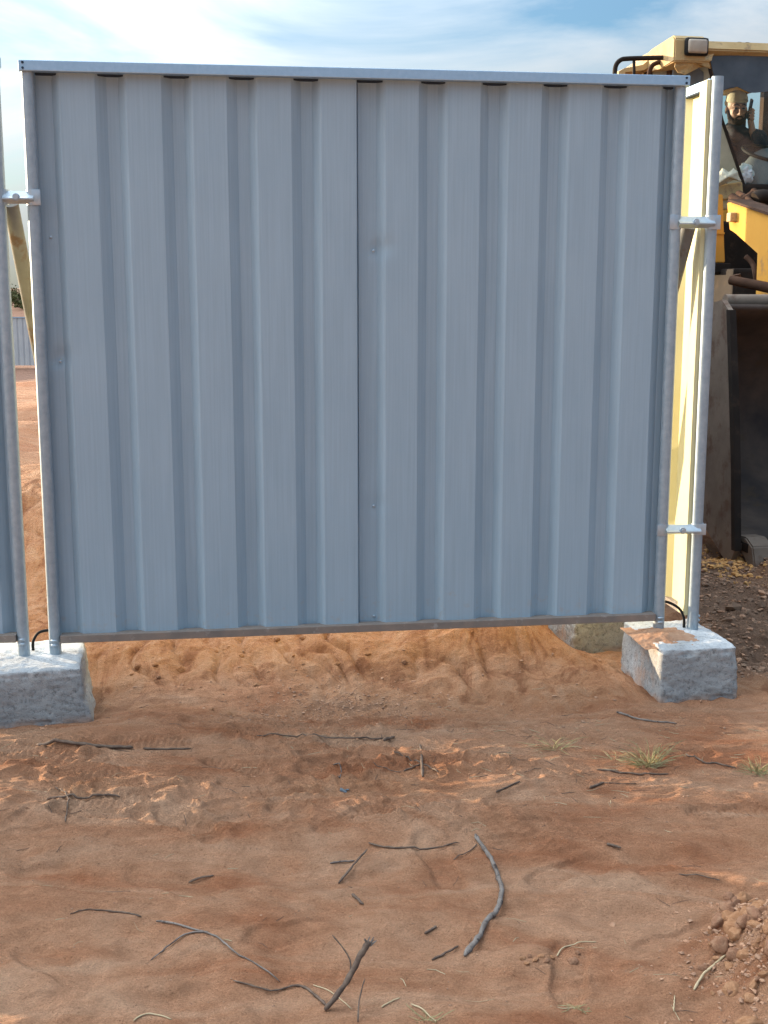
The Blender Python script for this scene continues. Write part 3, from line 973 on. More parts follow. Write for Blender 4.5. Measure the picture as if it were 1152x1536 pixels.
# a few grass tufts
def tuft(px, py, n, hgt, spread, label, flat=.5):
    g = ground_at(px, py)
    bm = bmesh.new()
    for i in range(n):
        a = random.uniform(0, 2 * math.pi); s = spread * random.uniform(.2, 1) ** .7
        h = hgt * random.uniform(.3, 1) * (1 if random.random() > flat else .3)
        b0 = Vector((random.uniform(-.02, .02) + .1 * s * math.cos(a), random.uniform(-.015, .015), -.004))
        tip = b0 + Vector((s * math.cos(a), s * math.sin(a) * .6, h))
        mid_ = b0.lerp(tip, .55) + Vector((0, 0, h * .25)) + Vector((random.uniform(-.01, .01), 0, 0))
        rw = random.uniform(.0007, .0013)
        add_tube(bm, smooth_path([b0, mid_, tip], 3), [rw, rw, rw, rw * .9, rw * .8, rw * .5, rw * .3], 4)
    o = link_bm('dry_grass_tuft', bm, M['grass'])
    o.location = g
    return tag(o, label, 'grass tuft', 'dry grass tufts')


tuft(972, 1148, 85, .085, .11, 'largest dry greenish tuft, in front of the right block')
tuft(1138, 1160, 55, .06, .10, 'dry tuft at the right edge beside the wavy twig')
tuft(832, 1122, 26, .05, .12, 'faint sparse tuft between the cross shaped twig and the largest tuft')
tuft(925, 1138, 18, .03, .08, 'low flat tuft just left of the largest tuft')
tuft(645, 1530, 20, .03, .06, 'small dry tuft at the bottom edge below the curved stick')
tuft(868, 1514, 12, .02, .04, 'tiny dry tuft near the bottom edge, left of the heap of clods')


# ------------------------------------------------------------------ clods
def clod_bm(seed, sub=2):
    bm = bmesh.new()
    bmesh.ops.create_icosphere(bm, subdivisions=sub, radius=1.)
    rr = random.Random(seed)
    planes = [(Vector((rr.uniform(-1, 1), rr.uniform(-1, 1), rr.uniform(-.4, 1))).normalized(), rr.uniform(.55, .8)) for _ in range(7)]
    for v in bm.verts:
        p = v.co.copy() * (1 + .30 * mnoise.noise(v.co * 1.3 + Vector((seed * 2, 9, 0))))
        for nrm, d in planes:
            k = p.dot(nrm) - d
            if k > 0: p -= nrm * k * .85
        p *= 1 + .16 * mnoise.noise(v.co * 1.9 + Vector((seed, 0, 0))) + .13 * mnoise.noise(v.co * 4.5 + Vector((seed, 2, 0))) + .07 * mnoise.noise(v.co * 11 + Vector((seed, 2, 0)))
        v.co = p
    return bm


clod_meshes = []
M['clod_lump'] = surf('clod_lump', (.30, .145, .072), (.41, .228, .128), rough=.95, scale=1.6, bump=.8, bscale=5, bdist=.004)
M['clod_lump_dark'] = surf('clod_lump_dark', (.25, .125, .075), (.34, .195, .12), rough=.95, scale=1.6, bump=.8, bscale=5, bdist=.004)
for k in range(6):
    bm = clod_bm(k * 3.7, 3)
    me_ = bpy.data.meshes.new('clod')
    for f in bm.faces: f.smooth = True
    bm.to_mesh(me_); bm.free(); me_.materials.append(M['clod_lump'] if k < 4 else M['clod_lump_dark'])
    clod_meshes.append(me_)


def clod(px, py, s, label, group, k=None, sz=.7):
    g = ground_at(px, py)
    o = bpy.data.objects.new('soil_clod', clod_meshes[random.randrange(6) if k is None else k])
    COL.objects.link(o)
    o.location = g + Vector((0, 0, s * .08)); o.scale = (s * random.uniform(.8, 1.3), s * random.uniform(.7, 1), s * sz)
    o.rotation_euler = (random.uniform(-.3, .3), random.uniform(-.3, .3), random.uniform(0, 6.28))
    return tag(o, label, 'clod', group)


for (px, py, s) in ((208, 1000, .020), (232, 998, .014), (272, 1006, .024), (238, 1016, .010), (198, 1012, .009), (285, 1034, .011), (363, 984, .012),
                    (415, 960, .016), (455, 958, .014), (440, 984, .012), (505, 997, .015), (552, 982, .014), (607, 994, .013), (386, 1028, .014),
                    (318, 1064, .012), (345, 1072, .013), (578, 1060, .010), (325, 978, .009)):
    clod(px, py, s, 'reddish soil clod on the dug slope seen under the large panel', 'soil clods on the slope under the panel')
rr = random.Random(12)
for i in range(120):
    px = rr.gauss(1112, 34); py = 1350 + abs(rr.gauss(0, 1)) * 75 if i > 30 else rr.uniform(1345, 1400)
    lim = 1075 + (1380 - py) * .5 if py < 1400 else 1050 - (py - 1400) * .12
    if px < lim: px = lim + rr.uniform(0, 40)
    s = rr.choice([.004, .005, .006, .008, .011, .020]) * rr.uniform(.8, 1.3)
    if px > 1200 or py > 1600: continue
    clod(px, py, s, 'crumbly reddish clod in the heap at the lower right corner', 'clods of the heap at lower right', sz=.8)
clod(1110, 1380, .032, 'broad flat topped clod crowning the heap at lower right', 'clods of the heap at lower right', 1)
clod(1135, 1365, .026, 'crumbly reddish clod in the heap at the lower right corner', 'clods of the heap at lower right', 2)
clod(1118, 1432, .022, 'crumbly reddish clod in the heap at the lower right corner', 'clods of the heap at lower right', 0)
clod(857, 1443, .012, 'larger of two dark clods right of the lower end of the curved stick', 'dark clods by the curved stick', 4)
clod(867, 1431, .009, 'smaller of two dark clods right of the lower end of the curved stick', 'dark clods by the curved stick', 5)
for (px, py) in ((785, 1438), (795, 1435), (803, 1440), (812, 1434), (820, 1442), (828, 1436), (790, 1446)):
    clod(px, py, .008, 'small clod in the short row right of the curved stick', 'row of small clods by the curved stick')


def scatter(name, pts, sizes, mats, label, cat, seed=1, sz=.7):
    """one mesh of countless small crumbs"""
    bmb = bmesh.new(); bmesh.ops.create_icosphere(bmb, subdivisions=1, radius=1.)
    bv = np.array([v.co[:] for v in bmb.verts]); bf = np.array([[v.index for v in f.verts] for f in bmb.faces]); bmb.free()
    n = len(pts); r = np.random.default_rng(seed)
    V = bv[None] * (1 + .42 * r.uniform(-1, 1, (n, len(bv), 1)))
    sc = np.stack([r.uniform(.8, 1.5, n), r.uniform(.6, 1, n), r.uniform(.5, 1, n) * sz], 1)[:, None] * np.array(sizes)[:, None, None]
    V = V * sc
    a = r.uniform(0, 6.28, n); c, s = np.cos(a)[:, None], np.sin(a)[:, None]
    x = V[..., 0] * c - V[..., 1] * s; y = V[..., 0] * s + V[..., 1] * c
    V = np.stack([x, y, V[..., 2]], -1) + np.array(pts)[:, None]
    Fc = bf[None] + (np.arange(n) * len(bv))[:, None, None]
    me_ = bpy.data.meshes.new(name)
    me_.from_pydata(V.reshape(-1, 3).tolist(), [], Fc.reshape(-1, 3).tolist())
    for m_ in mats: me_.materials.append(m_)
    mi = np.repeat(r.integers(0, len(mats), n), len(bf))
    me_.polygons.foreach_set('material_index', mi.astype(np.int32))
    me_.polygons.foreach_set('use_smooth', np.zeros(len(mi), bool))
    o = bpy.data.objects.new(name, me_); COL.objects.link(o)
    return tag(o, label, cat, kind='stuff')


rs = np.random.default_rng(5)
pts = []; szs = []
def put(x, y, s):
    pts.append((x, y, hz(x, y) + s * .25)); szs.append(s)
for _ in range(900):     # dark crumbs under the middle of the panel
    x = rs.normal(-.16, .20); y = rs.normal(4.38, .11); put(x, y, rs.choice([.002, .003, .004, .006], p=[.4, .35, .17, .08]))
for _ in range(900):
    put(rs.uniform(-1.2, 1.2), rs.uniform(4.0, 5.3), rs.choice([.0015, .0025, .004, .007], p=[.5, .3, .15, .05]))
for _ in range(1500):
    put(rs.uniform(-1.5, 1.6), rs.uniform(2.3, 4.2), rs.choice([.0012, .002, .003], p=[.6, .3, .1]))
for _ in range(2600):    # heap
    put(rs.normal(.92, .09), rs.normal(2.54, .14), rs.choice([.0015, .003, .005, .008], p=[.4, .3, .2, .1]))
for _ in range(150):
    put(rs.normal(.85, .12), rs.normal(2.5, .1), rs.choice([.002, .003, .005], p=[.5, .3, .2]))
scatter('soil_crumbs', pts, szs, [M['clod'], M['clod_dark']], 'countless small crumbs of reddish soil strewn over the sand', 'soil crumbs')
pts = []; szs = []
for _ in range(5200):
    x = rs.uniform(1.25, 2.6); y = rs.uniform(4.7, 6.7)
    if rubble_w(np.array(x), np.array(y)) < .3: continue
    put(x, y, rs.choice([.004, .007, .011, .018, .030], p=[.50, .33, .13, .035, .005]))
scatter('rubble', pts, szs, [M['rubble_stone'], M['clod_dark'], M['rubble_stone'], M['clod']], 'grey brown rubble and broken soil beside the right block', 'rubble', 2, .75)
pts = []; szs = []
for _ in range(700):
    x = rs.normal(1.80, .085); y = rs.normal(6.45, .14)
    put(x, y, rs.choice([.005, .009, .015], p=[.5, .35, .15]))
scatter('sun_tinted_crumbs', pts, szs, [M['clod_sun_tint']], 'patch of soil crumbs tinted bright orange as if sunlit, beyond the right block, below the loader bucket', 'soil crumbs', 3, .9)
# fine plant litter
bm = bmesh.new()
for _ in range(420):
    x = rs.uniform(-1.5, 1.5); y = rs.uniform(2.35, 4.4)
    if rs.random() < .5: x = rs.normal(.55, .45); y = rs.normal(3.9, .22)
    L = rs.uniform(.01, .07); a = rs.uniform(0, math.pi)
    p0 = Vector((x, y, 0)); p2 = p0 + Vector((L * math.cos(a), L * math.sin(a) * .6, 0)); p1 = p0.lerp(p2, .5) + Vector((0, L * rs.uniform(-.15, .15), 0))
    P_ = [Vector((p.x, p.y, hz(p.x, p.y) + .001)) for p in (p0, p1, p2)]
    w = rs.uniform(.0005, .0011)
    add_tube(bm, P_, [w, w, w * .6], 4)
    bm.faces.ensure_lookup_table()
    mi = 0 if rs.random() < .55 else 1
    for f in bm.faces[-10:]: f.material_index = mi
tag(link_bm('plant_litter', bm, [M['stick_dark'], M['straw']]), 'fine dry roots and bits of straw strewn over the sand', 'plant litter', kind='stuff')

# small scrap
bm = bmesh.new()
add_box(bm, (0, 0, .004), (.022, .014, .006), rot=Matrix.Rotation(.5, 3, 'Y'), bevel=.0015)
add_box(bm, (.012, .004, .006), (.010, .012, .004), rot=Matrix.Rotation(-.4, 3, 'X'), bevel=.001)
o = link_bm('plastic_scrap', bm, surf('blue_grey_plastic', (.13, .17, .20), (.18, .22, .25), rough=.4)); o.location = ground_at(515, 1188)
tag(o, 'tiny blue grey scrap lying in the trampled strip', 'scrap')

# ------------------------------------------------------------------ far fence and bush seen through the left gap
for k in range(9):
    x0 = -25.5 + k * 2.36; y0 = 52.5 + .03 * (k % 3)
    t = thing('distant_fence_section', (x0, y0, -1.86), R(1.5), 'pale corrugated panel of the distant fence seen through the gap at left', 'fence panel',
              'panels of the distant fence')
    bm = bmesh.new()
    P = .23; prof = []
    for i in range(10):
        for u, n in ((0, .03), (.04, .03), (.075, 0), (.19, 0)): prof.append((i * P + u, n))
    a = [bm.verts.new((u, n, .12)) for u, n in prof]; b = [bm.verts.new((u, n, 2.1)) for u, n in prof]
    for i in range(len(a) - 1): bm.faces.new((a[i], a[i + 1], b[i + 1], b[i]))
    ge = bmesh.ops.extrude_face_region(bm, geom=list(bm.faces))
    bmesh.ops.translate(bm, vec=(0, .004, 0), verts=[v for v in ge['geom'] if isinstance(v, bmesh.types.BMVert)])
    link_bm('corrugated_sheet', bm, M['far_sheet'], t)
    for u in (-.02, 2.30):
        bm = bmesh.new(); add_tube(bm, [(u, 0, 0), (u, 0, 2.14)], .025, 8); link_bm('post', bm, M['galv'], t, smooth=True)
    bm = bmesh.new(); add_box(bm, (1.14, 0, 2.12), (2.27, .05, .045)); link_bm('top_rail', bm, M['galv_rail'], t)


def bush(px, py, Y, h, w, label, seed):
    r = random.Random(seed)
    p = at_depth(px, py, Y)
    t = thing('bush', (p[0], Y, hz(p[0], Y) - .05), 0, label, 'bush', 'bushes on the far rise')
    bm = bmesh.new()
    for k in range(5):
        a = r.uniform(0, 6.28)
        add_tube(bm, [(0, 0, 0), (.2 * w * math.cos(a), .2 * w * math.sin(a), h * .4), (.5 * w * math.cos(a), .5 * w * math.sin(a), h * .75)],
                 [.06, .04, .02], 6)
    link_bm('stem', bm, M['bark'], t)
    bm = bmesh.new()
    cl = [(Vector((r.gauss(0, .38) * w, r.gauss(0, .38) * w, h * r.uniform(.1, .9))), r.uniform(.15, .32) * w) for _ in range(16)]
    for c, rad in cl:
        for _ in range(70):
            d = Vector((r.gauss(0, 1), r.gauss(0, 1), r.gauss(0, .8))).normalized() * rad * r.random() ** .4
            q = c + d
            s = r.uniform(.04, .09)
            e1 = Vector((r.gauss(0, 1), r.gauss(0, 1), r.gauss(0, 1))).normalized(); e2 = e1.orthogonal().normalized()
            vs = [bm.verts.new(q + e1 * s), bm.verts.new(q + e2 * s * .5), bm.verts.new(q - e1 * s), bm.verts.new(q - e2 * s * .5)]
            bm.faces.new(vs)
    link_bm('foliage', bm, M['leaf'], t)


bush(24, 448, 79, .75, 1.0, 'dark green bush standing above the distant fence, seen through the left gap', 3)
bush(34, 462, 77, .95, .9, 'darker taller bush just right of the other one in the left gap', 4)
bush(5, 448, 84, .8, 1.6, 'low bush hidden mostly behind the left post', 5)

# ------------------------------------------------------------------ wheel loader
LO = at_depth(1110, 830, 6.4)
LYAW = R(10)
ex = np.array([math.cos(LYAW), math.sin(LYAW), 0]); ey = np.array([-math.sin(LYAW), math.cos(LYAW), 0])
LORG = np.array([LO[0], LO[1], 0.])
CAM0 = np.array([0, 0, CAMH])


def lY(px, py, ly):
    d = ray(px, py); C = CAM0 - LORG; t = (ly - C @ ey) / (d @ ey); P = C + d * t
    return Vector((P @ ex, P @ ey, P[2]))


def lX(px, py, lx):
    d = ray(px, py); C = CAM0 - LORG; t = (lx - C @ ex) / (d @ ex); P = C + d * t
    return Vector((P @ ex, P @ ey, P[2]))


LD = thing('wheel_loader', tuple(LORG), LYAW, 'dirty yellow wheel loader with raised roof lamp facing us behind the fence', 'wheel loader')
BW = 2.6


def L(name, bm, m, parent=None, smooth=False, sharp=None):
    return link_bm(name, bm, m, parent or LD, smooth=smooth, sharp=sharp)


# bucket
bk = L('bucket', bmesh.new(), M['bucket_in'])
prof_in = [(0, .20), (.30, .24), (.60, .33), (.82, .50), (.93, .75), (.90, 1.02), (.74, 1.24), (.50, 1.37), (.27, 1.41)]
prof_out = [(.27, 1.44), (.52, 1.41), (.78, 1.27), (.96, 1.03), (.99, .74), (.87, .46), (.63, .28), (.31, .19), (0, .165)]
bm = bmesh.new()
nseg = 26
def bshell(pr, thick_mat=0):
    rows = []
    for i in range(nseg + 1):
        x = BW * i / nseg
        rows.append([bm.verts.new((x, y + .010 * mnoise.noise(Vector((x * 2, y * 3, z * 3))), z + .012 * mnoise.noise(Vector((x * 2.5, y * 3, z * 3 + 7))))) for y, z in pr])
    for i in range(nseg):
        for j in range(len(pr) - 1):
            bm.faces.new((rows[i][j], rows[i][j + 1], rows[i + 1][j + 1], rows[i + 1][j]))
    return rows
ri = bshell(prof_in + prof_out + [prof_in[0]])
bm_old = bk.data
bmesh.ops.recalc_face_normals(bm, faces=bm.faces)
for f in bm.faces: f.smooth = True
bm.to_mesh(bm_old); bm.free()
side = [(0, .16), (.05, .60), (.12, 1.0), (.20, 1.40), (.30, 1.46), (.52, 1.43), (.80, 1.29), (.98, 1.04), (1.01, .74), (.90, .46), (.62, .26), (.35, .20), (.12, .09), (.04, .10)]
for x in (-.03, BW + .002):
    bm = bmesh.new(); prism(bm, side, x, x + .028, 'x')
    sp = L('side_plate', bm, M['bucket_side'], bk)
    bm = bmesh.new()
    prism(bm, [(-.012, .16), (.04, .60), (.108, 1.0), (.188, 1.41), (.23, 1.41), (.155, 1.0), (.085, .60), (.03, .16)], x - .006, x + .030, 'x')
    L('edge_strip', bm, M['dark_steel'], sp)
bm = bmesh.new(); add_box(bm, (BW / 2, .04, .182), (BW - .02, .20, .05), bevel=.008)
L('cutting_edge', bm, M['dark_steel'], bk)
for i in range(8):
    x = .075 + i * (BW - .15) / 7
    bm = bmesh.new()
    prism(bm, [(.10, .225), (-.02, .235), (-.10, .20), (-.14, .10), (-.15, .015), (-.11, .02), (-.07, .10), (-.02, .14), (.10, .15)], x - .06, x + .06, 'x')
    bmesh.ops.bevel(bm, geom=list(bm.edges), offset=.008, segments=2, affect='EDGES')
    L('tooth', bm, M['bucket_side'] if i == 0 else M['dark_steel'], bk)
bm = bmesh.new(); add_tube(bm, [(.12, .58, 1.45), (BW - .12, .58, 1.45)], .038, 16)
L('top_bar', bm, M['bucket_side'], bk, smooth=True, sharp=.8)

# lift arms
Q = lambda px, py, lx: (lX(px, py, lx).y, lX(px, py, lx).z)
for s in (0, 1):
    x0 = .78 if s == 0 else BW - .78 - .11
    top0 = Q(1104, 302, .78); top1 = Q(1152, 321, .78); bot0 = Q(1104, 349, .78); bot1 = Q(1137, 379, .78)
    sl = (top1[1] - top0[1]) / (top1[0] - top0[0])
    yb = 1.14
    poly = [top0, (1.28, top0[1] + sl * (1.28 - top0[0])), (yb, 1.30), (yb - .08, .70), (yb + .14, .68), (1.34, 1.25),
            (bot1[0] - .12, bot1[1] - .42), (bot1[0], bot1[1] - .38), bot1, bot0, (bot0[0] + .10, bot0[1] + .02), (top0[0] + .14, top0[1] + .0)]
    bm = bmesh.new(); prism(bm, poly, x0, x0 + .11, 'x')
    bmesh.ops.bevel(bm, geom=list(bm.edges), offset=.006, segments=2, affect='EDGES')
    arm = L('lift_arm', bm, M['yellow'])
    bm = bmesh.new()
    p0 = Vector((x0 + .055, top0[0] + .08, top0[1] + .012)); p1 = Vector((x0 + .055, 1.15, top0[1] + sl * (1.15 - top0[0]) + .014))
    add_box(bm, (p0 + p1) / 2, (.15, .016, (p1 - p0).length), rot=(p1 - p0).to_track_quat('Z', 'Y').to_matrix())
    L('arm_cap', bm, M['rust'], arm)
    bm = bmesh.new()
    pb = lX(1102, 326, x0) if s == 0 else Vector((x0, lX(1102, 326, .78).y, lX(1102, 326, .78).z))
    add_box(bm, (x0 - .02, pb.y, pb.z), (.05, .06, .06), bevel=.008)
    L('lug', bm, M['tan'], arm)
# front frame and fender pieces
bm = bmesh.new()
add_box(bm, (1.3, 2.5, 1.15), (.98, 1.1, 1.0), bevel=.02)
add_box(bm, (1.3, 2.95, 1.75), (1.0, .5, .5), bevel=.02)
fr_ = L('front_frame', bm, M['dark_steel'])
for s in (0, 1):
    a = lY(1060, 292, 2.2); b = lY(1083, 292, 2.2); c = lY(1086, 394, 2.2); d = lY(1058, 394, 2.2)
    bm = bmesh.new()
    poly = [(a.x, a.z), (b.x, b.z), (b.x + .015, (b.z + c.z) / 2), (c.x, c.z), (d.x, d.z)]
    if s: poly = [(BW - x, z) for x, z in poly][::-1]
    prism(bm, poly, 2.18, 2.75, 'y')
    bmesh.ops.bevel(bm, geom=list(bm.edges), offset=.006, segments=2, affect='EDGES')
    add_box(bm, ((a.x + b.x) / 2 + (0 if not s else BW - a.x - b.x), 2.176, (a.z + c.z) / 2 - .03), (b.x - a.x + .04, .006, .012))
    L('fender', bm, M['yellow'])
    bm = bmesh.new()
    q0 = lY(1060, 397, 2.15); q1 = lY(1095, 407, 2.15)
    cx = (q0.x + q1.x) / 2
    if s: cx = BW - cx
    add_box(bm, (cx, 2.35, (q0.z + q1.z) / 2), (q1.x - q0.x, .42, .065), bevel=.006)
    add_box(bm, (cx - .03, 2.4, 1.40), (.13, .10, .46), bevel=.01)
    add_box(bm, (cx + .05, 2.35, 1.30), (.05, .08, .60), bevel=.01)
    L('step_bracket', bm, M['dark_steel'])
# tilt linkage across the front
bm = bmesh.new()
u0 = lY(1096, 420, 1.5); u1 = lY(1175, 436, 1.2)
add_tube(bm, [u0, u1], [.030, .035], 10)
add_tube(bm, [lY(1104, 412, 1.5), lY(1106, 424, 1.5)], [.03, .03], 8)
add_tube(bm, [lY(1060, 462, 1.3), lY(1091, 462, 1.3)], [.03, .03], 8)
L('tilt_linkage', bm, M['rust'], smooth=True, sharp=.8)
bm = bmesh.new()
add_tube(bm, smooth_path([lY(1119, 385, 1.7), lY(1129, 396, 1.65), lY(1133, 410, 1.6), lY(1135, 424, 1.6)], 4), .018, 8)
L('hose', bm, M['rust'], smooth=True)
for (pp, r_) in (([(1098, 296, 2.5), (1112, 303, 2.4), (1124, 296, 2.4), (1131, 291, 2.4)], .032), ([(1108, 290, 2.6), (1125, 302, 2.3), (1127, 312, 2.2)], .022),
                 ([(1133, 298, 2.3), (1143, 294, 2.3), (1170, 299, 2.3)], .048), ([(1130, 286, 2.55), (1150, 306, 2.4), (1175, 312, 2.4)], .024)):
    bm = bmesh.new(); add_tube(bm, smooth_path([lY(*q) for q in pp], 4), r_, 10)
    L('hose', bm, M['rust'] if r_ < .04 else M['dark_steel'], smooth=True, sharp=.9)

# wheels
for wx in (.36, BW - .36):
    for wy in (2.45, 5.1):
        w_ = bpy.data.objects.new('wheel', None); COL.objects.link(w_); w_.parent = LD; w_.location = (wx, wy, .63)
        bm = bmesh.new()
        ns = 40
        rings = []
        for (xx, rr_) in ((-.22, .36), (-.235, .52), (-.20, .62), (-.08, .645), (.08, .645), (.20, .62), (.235, .52), (.22, .36)):
            rings.append([bm.verts.new((xx, math.cos(2 * math.pi * k / ns) * rr_, math.sin(2 * math.pi * k / ns) * rr_)) for k in range(ns)])
        for i in range(len(rings)):
            for k in range(ns):
                a = rings[i]; b = rings[(i + 1) % len(rings)]
                bm.faces.new((a[k], a[(k + 1) % ns], b[(k + 1) % ns], b[k]))
        for k in range(22):
            th = 2 * math.pi * k / 22
            for s in (-1, 1):
                add_box(bm, (s * .11, math.cos(th + s * .07) * .645, math.sin(th + s * .07) * .645), (.22, .07, .05),
                        rot=Matrix.Rotation(th + s * .07, 3, 'X') @ Matrix.Rotation(s * .5, 3, 'Z'))
        L('tyre', bm, M['tyre'], w_)
        bm = bmesh.new()
        add_tube(bm, [(-.15, 0, 0), (.15, 0, 0)], .365, 32)
        add_tube(bm, [(-.19, 0, 0), (.19, 0, 0)], .12, 16)
        L('rim', bm, M['yellow'], w_, smooth=True, sharp=.6)

# cab
bm = bmesh.new()
add_box(bm, (1.3, 3.55, 1.80), (1.25, 1.35, .62), bevel=.03)
L('cab_base', bm, M['yellow'])
t0 = lY(1085, 272, 2.8); t1 = lY(1112, 296, 2.8)
bm = bmesh.new()
add_box(bm, ((t0.x + t1.x) / 2 - .01, 2.90, (t0.z + t1.z) / 2 - .01), (.24, .10, .11), rot=Matrix.Rotation(R(-8), 3, 'Y'), bevel=.012)
add_box(bm, (1.3, 2.92, 2.14), (1.22, .10, .10), bevel=.015)
L('cowl', bm, M['tan'])
# roof
rc = lY(1010, 62, 2.75); rz0 = 3.17
bm = bmesh.new()
x0r, x1r = .66, BW - .66
lamp_l = lY(1045, 70, 2.72)
# main slab with chamfered front
prism(bm, [(2.80, 3.20), (2.84, 3.265), (3.1, 3.29), (4.25, 3.27), (4.35, 3.20), (4.30, 3.14), (2.9, 3.15)], x0r + .22, x1r - .22, 'x')
for s in (0, 1):
    xa, xb = (x0r, x0r + .24) if s == 0 else (x1r - .24, x1r)
    prism(bm, [(2.74, 3.10), (2.74, 3.255), (2.78, 3.285), (3.2, 3.26), (3.35, 3.20), (4.25, 3.17), (4.32, 3.12), (3.35, 3.12), (3.0, 3.09)], xa, xb, 'x')
bmesh.ops.bevel(bm, geom=list(bm.edges), offset=.010, segments=2, affect='EDGES')
rf = L('roof', bm, M['tan'], smooth=True, sharp=.7)
for s in (0, 1):
    cx = lamp_l.x if s == 0 else BW - lamp_l.x
    bm = bmesh.new(); add_box(bm, (cx, 2.725, lamp_l.z), (.175, .05, .125), bevel=.022)
    wl = L('work_lamp', bm, M['black'], smooth=True)
    bm = bmesh.new(); add_box(bm, (cx, 2.708, lamp_l.z), (.145, .04, .098), bevel=.018)
    L('lens', bm, M['lamp_glass'], wl, smooth=True)
for px_ in (1120, 1108):
    q = Vector((lY(px_, 56, 3.1).x, 3.1, 3.305))
    bm = bmesh.new(); add_box(bm, (q.x, 3.1, q.z - .005), (.04, .05, .03), bevel=.01); L('roof_bolt', bm, M['dark_steel'], rf)

# pillars
def bar(a, b, w, d, bm):
    a = Vector(a); b = Vector(b); v = (b - a)
    rot = v.to_track_quat('Z', 'Y').to_matrix()
    add_box(bm, (a + b) / 2, (w, d, v.length), rot=rot)


pa = lY(1064, 100, 2.84); pb_ = lY(1083, 180, 2.85); pc_ = lY(1122, 296, 2.90)
for s in (0, 1):
    mx = (lambda v: v) if s == 0 else (lambda v: Vector((2.02 - (v.x - .9) * .12, v.y, v.z)))
    bm = bmesh.new()
    bar(mx(pa), mx(pb_), .012, .02, bm); bar(mx(pb_), mx(pc_), .012, .02, bm)
    L('front_pillar', bm, M['dark_steel'])
    bm = bmesh.new()
    g0 = mx(lY(1050, 118, 2.86)); 
    # faceted corner glass between front pillar and side pillar
    C_ = [Vector((.70, 3.25, 3.12)), Vector((.76, 3.25, 2.20))]
    C_ = C_ if s == 0 else [Vector((BW - .70 + .16, 3.25, 3.12)), Vector((BW - .76 + .14, 3.25, 2.2))]
    vs = [bm.verts.new(mx(pa)), bm.verts.new(mx(pb_)), bm.verts.new(mx(pc_)), bm.verts.new(C_[1]), bm.verts.new(C_[0])]
    bm.faces.new((vs[0], vs[1], vs[2], vs[3], vs[4]))
    bmesh.ops.triangulate(bm, faces=bm.faces)
    ge = bmesh.ops.extrude_face_region(bm, geom=list(bm.faces))
    bmesh.ops.translate(bm, vec=(0, .006, 0), verts=[v for v in ge['geom'] if isinstance(v, bmesh.types.BMVert)])
    L('corner_window', bm, M['dust_glass'])
    bm = bmesh.new()
    bar((C_[0].x, 3.28, 3.14), (C_[0].x, 3.28, 2.1), .07, .07, bm)
    bar((C_[0].x, 4.12, 3.14), (C_[0].x, 4.12, 2.1), .07, .07, bm)
    L('side_pillar', bm, M['rust'])
# torn film and crumpled cloth at the corner
bm = bmesh.new()
out_ = [(1017, 80), (1030, 82), (1048, 84), (1062, 82), (1071, 80), (1068, 90), (1063, 94), (1066, 103), (1058, 100), (1052, 97), (1046, 103), (1036, 108), (1028, 112), (1018, 109), (1012, 100)]
ctr = bm.verts.new(lY(1040, 93, 2.765)); vo = []
for i, (a_, b_) in enumerate(out_):
    vo.append(bm.verts.new(lY(a_, b_, 2.79 + .012 * math.sin(i * 2.1))))
for i in range(len(vo)): bm.faces.new((ctr, vo[i], vo[(i + 1) % len(vo)]))
bmesh.ops.subdivide_edges(bm, edges=bm.edges, cuts=3, use_grid_fill=True)
for v in bm.verts: v.co.y += .014 * mnoise.noise(v.co * 30)
ge = bmesh.ops.extrude_face_region(bm, geom=list(bm.faces))
bmesh.ops.translate(bm, vec=(0, .008, 0), verts=[v for v in ge['geom'] if isinstance(v, bmesh.types.BMVert)])
L('torn_film', bm, M['tan'])
bm = bmesh.new()
cc = [(1077, 262), (1084, 252), (1094, 258), (1101, 252), (1106, 258), (1112, 272), (1100, 270), (1090, 275), (1079, 280), (1074, 278)]
ctr = bm.verts.new(lY(1092, 265, 2.76)); vo = [bm.verts.new(lY(a_, b_, 2.82 + .01 * math.sin(i * 2.6))) for i, (a_, b_) in enumerate(cc)]
for i in range(len(vo)): bm.faces.new((ctr, vo[i], vo[(i + 1) % len(vo)]))
bmesh.ops.subdivide_edges(bm, edges=bm.edges, cuts=4, use_grid_fill=True)
for v in bm.verts: v.co.y += .02 * mnoise.noise(v.co * 26)
ge = bmesh.ops.extrude_face_region(bm, geom=list(bm.faces))
bmesh.ops.translate(bm, vec=(0, .01, 0), verts=[v for v in ge['geom'] if isinstance(v, bmesh.types.BMVert)])
L('crumpled_cover', bm, M['cloth_pale'], smooth=True)
# windscreen: dark film on top, clear glass below
wz_top = 3.15; v1 = lY(1080, 134, 2.85); v2 = lY(1152, 137, 2.85)
bm = bmesh.new()
ed = [(1064, 84), (1070, 110), (1076, 137), (1086, 135), (1096, 131), (1106, 130), (1114, 134), (1124, 139), (1134, 139), (1152, 137), (1240, 135), (1275, 80)]
f_ = bm.faces.new([bm.verts.new(lY(a_, b_, 2.85)) for a_, b_ in ed])
bmesh.ops.triangulate(bm, faces=bm.faces)
ge = bmesh.ops.extrude_face_region(bm, geom=list(bm.faces))
bmesh.ops.translate(bm, vec=(0, .006, 0), verts=[v for v in ge['geom'] if isinstance(v, bmesh.types.BMVert)])
L('visor_film', bm, M['visor'])
bm = bmesh.new()
w0, w1_, w2_, w3 = lY(1064, 84, 2.87), lY(1083, 180, 2.87), lY(1122, 290, 2.92), None
fl = [w0, w1_, w2_, Vector((1.97, w2_.y, w2_.z)), Vector((2.0, w1_.y, w1_.z)), Vector((2.02, w0.y, w0.z))]
bm.faces.new([bm.verts.new(v) for v in fl])
L('windscreen', bm, M['glass'])
bm = bmesh.new(); a_ = lY(1116, 284, 2.88); bar(a_, (1.97, a_.y, a_.z), .012, .012, bm); L('windscreen_trim', bm, M['galv_rail'])
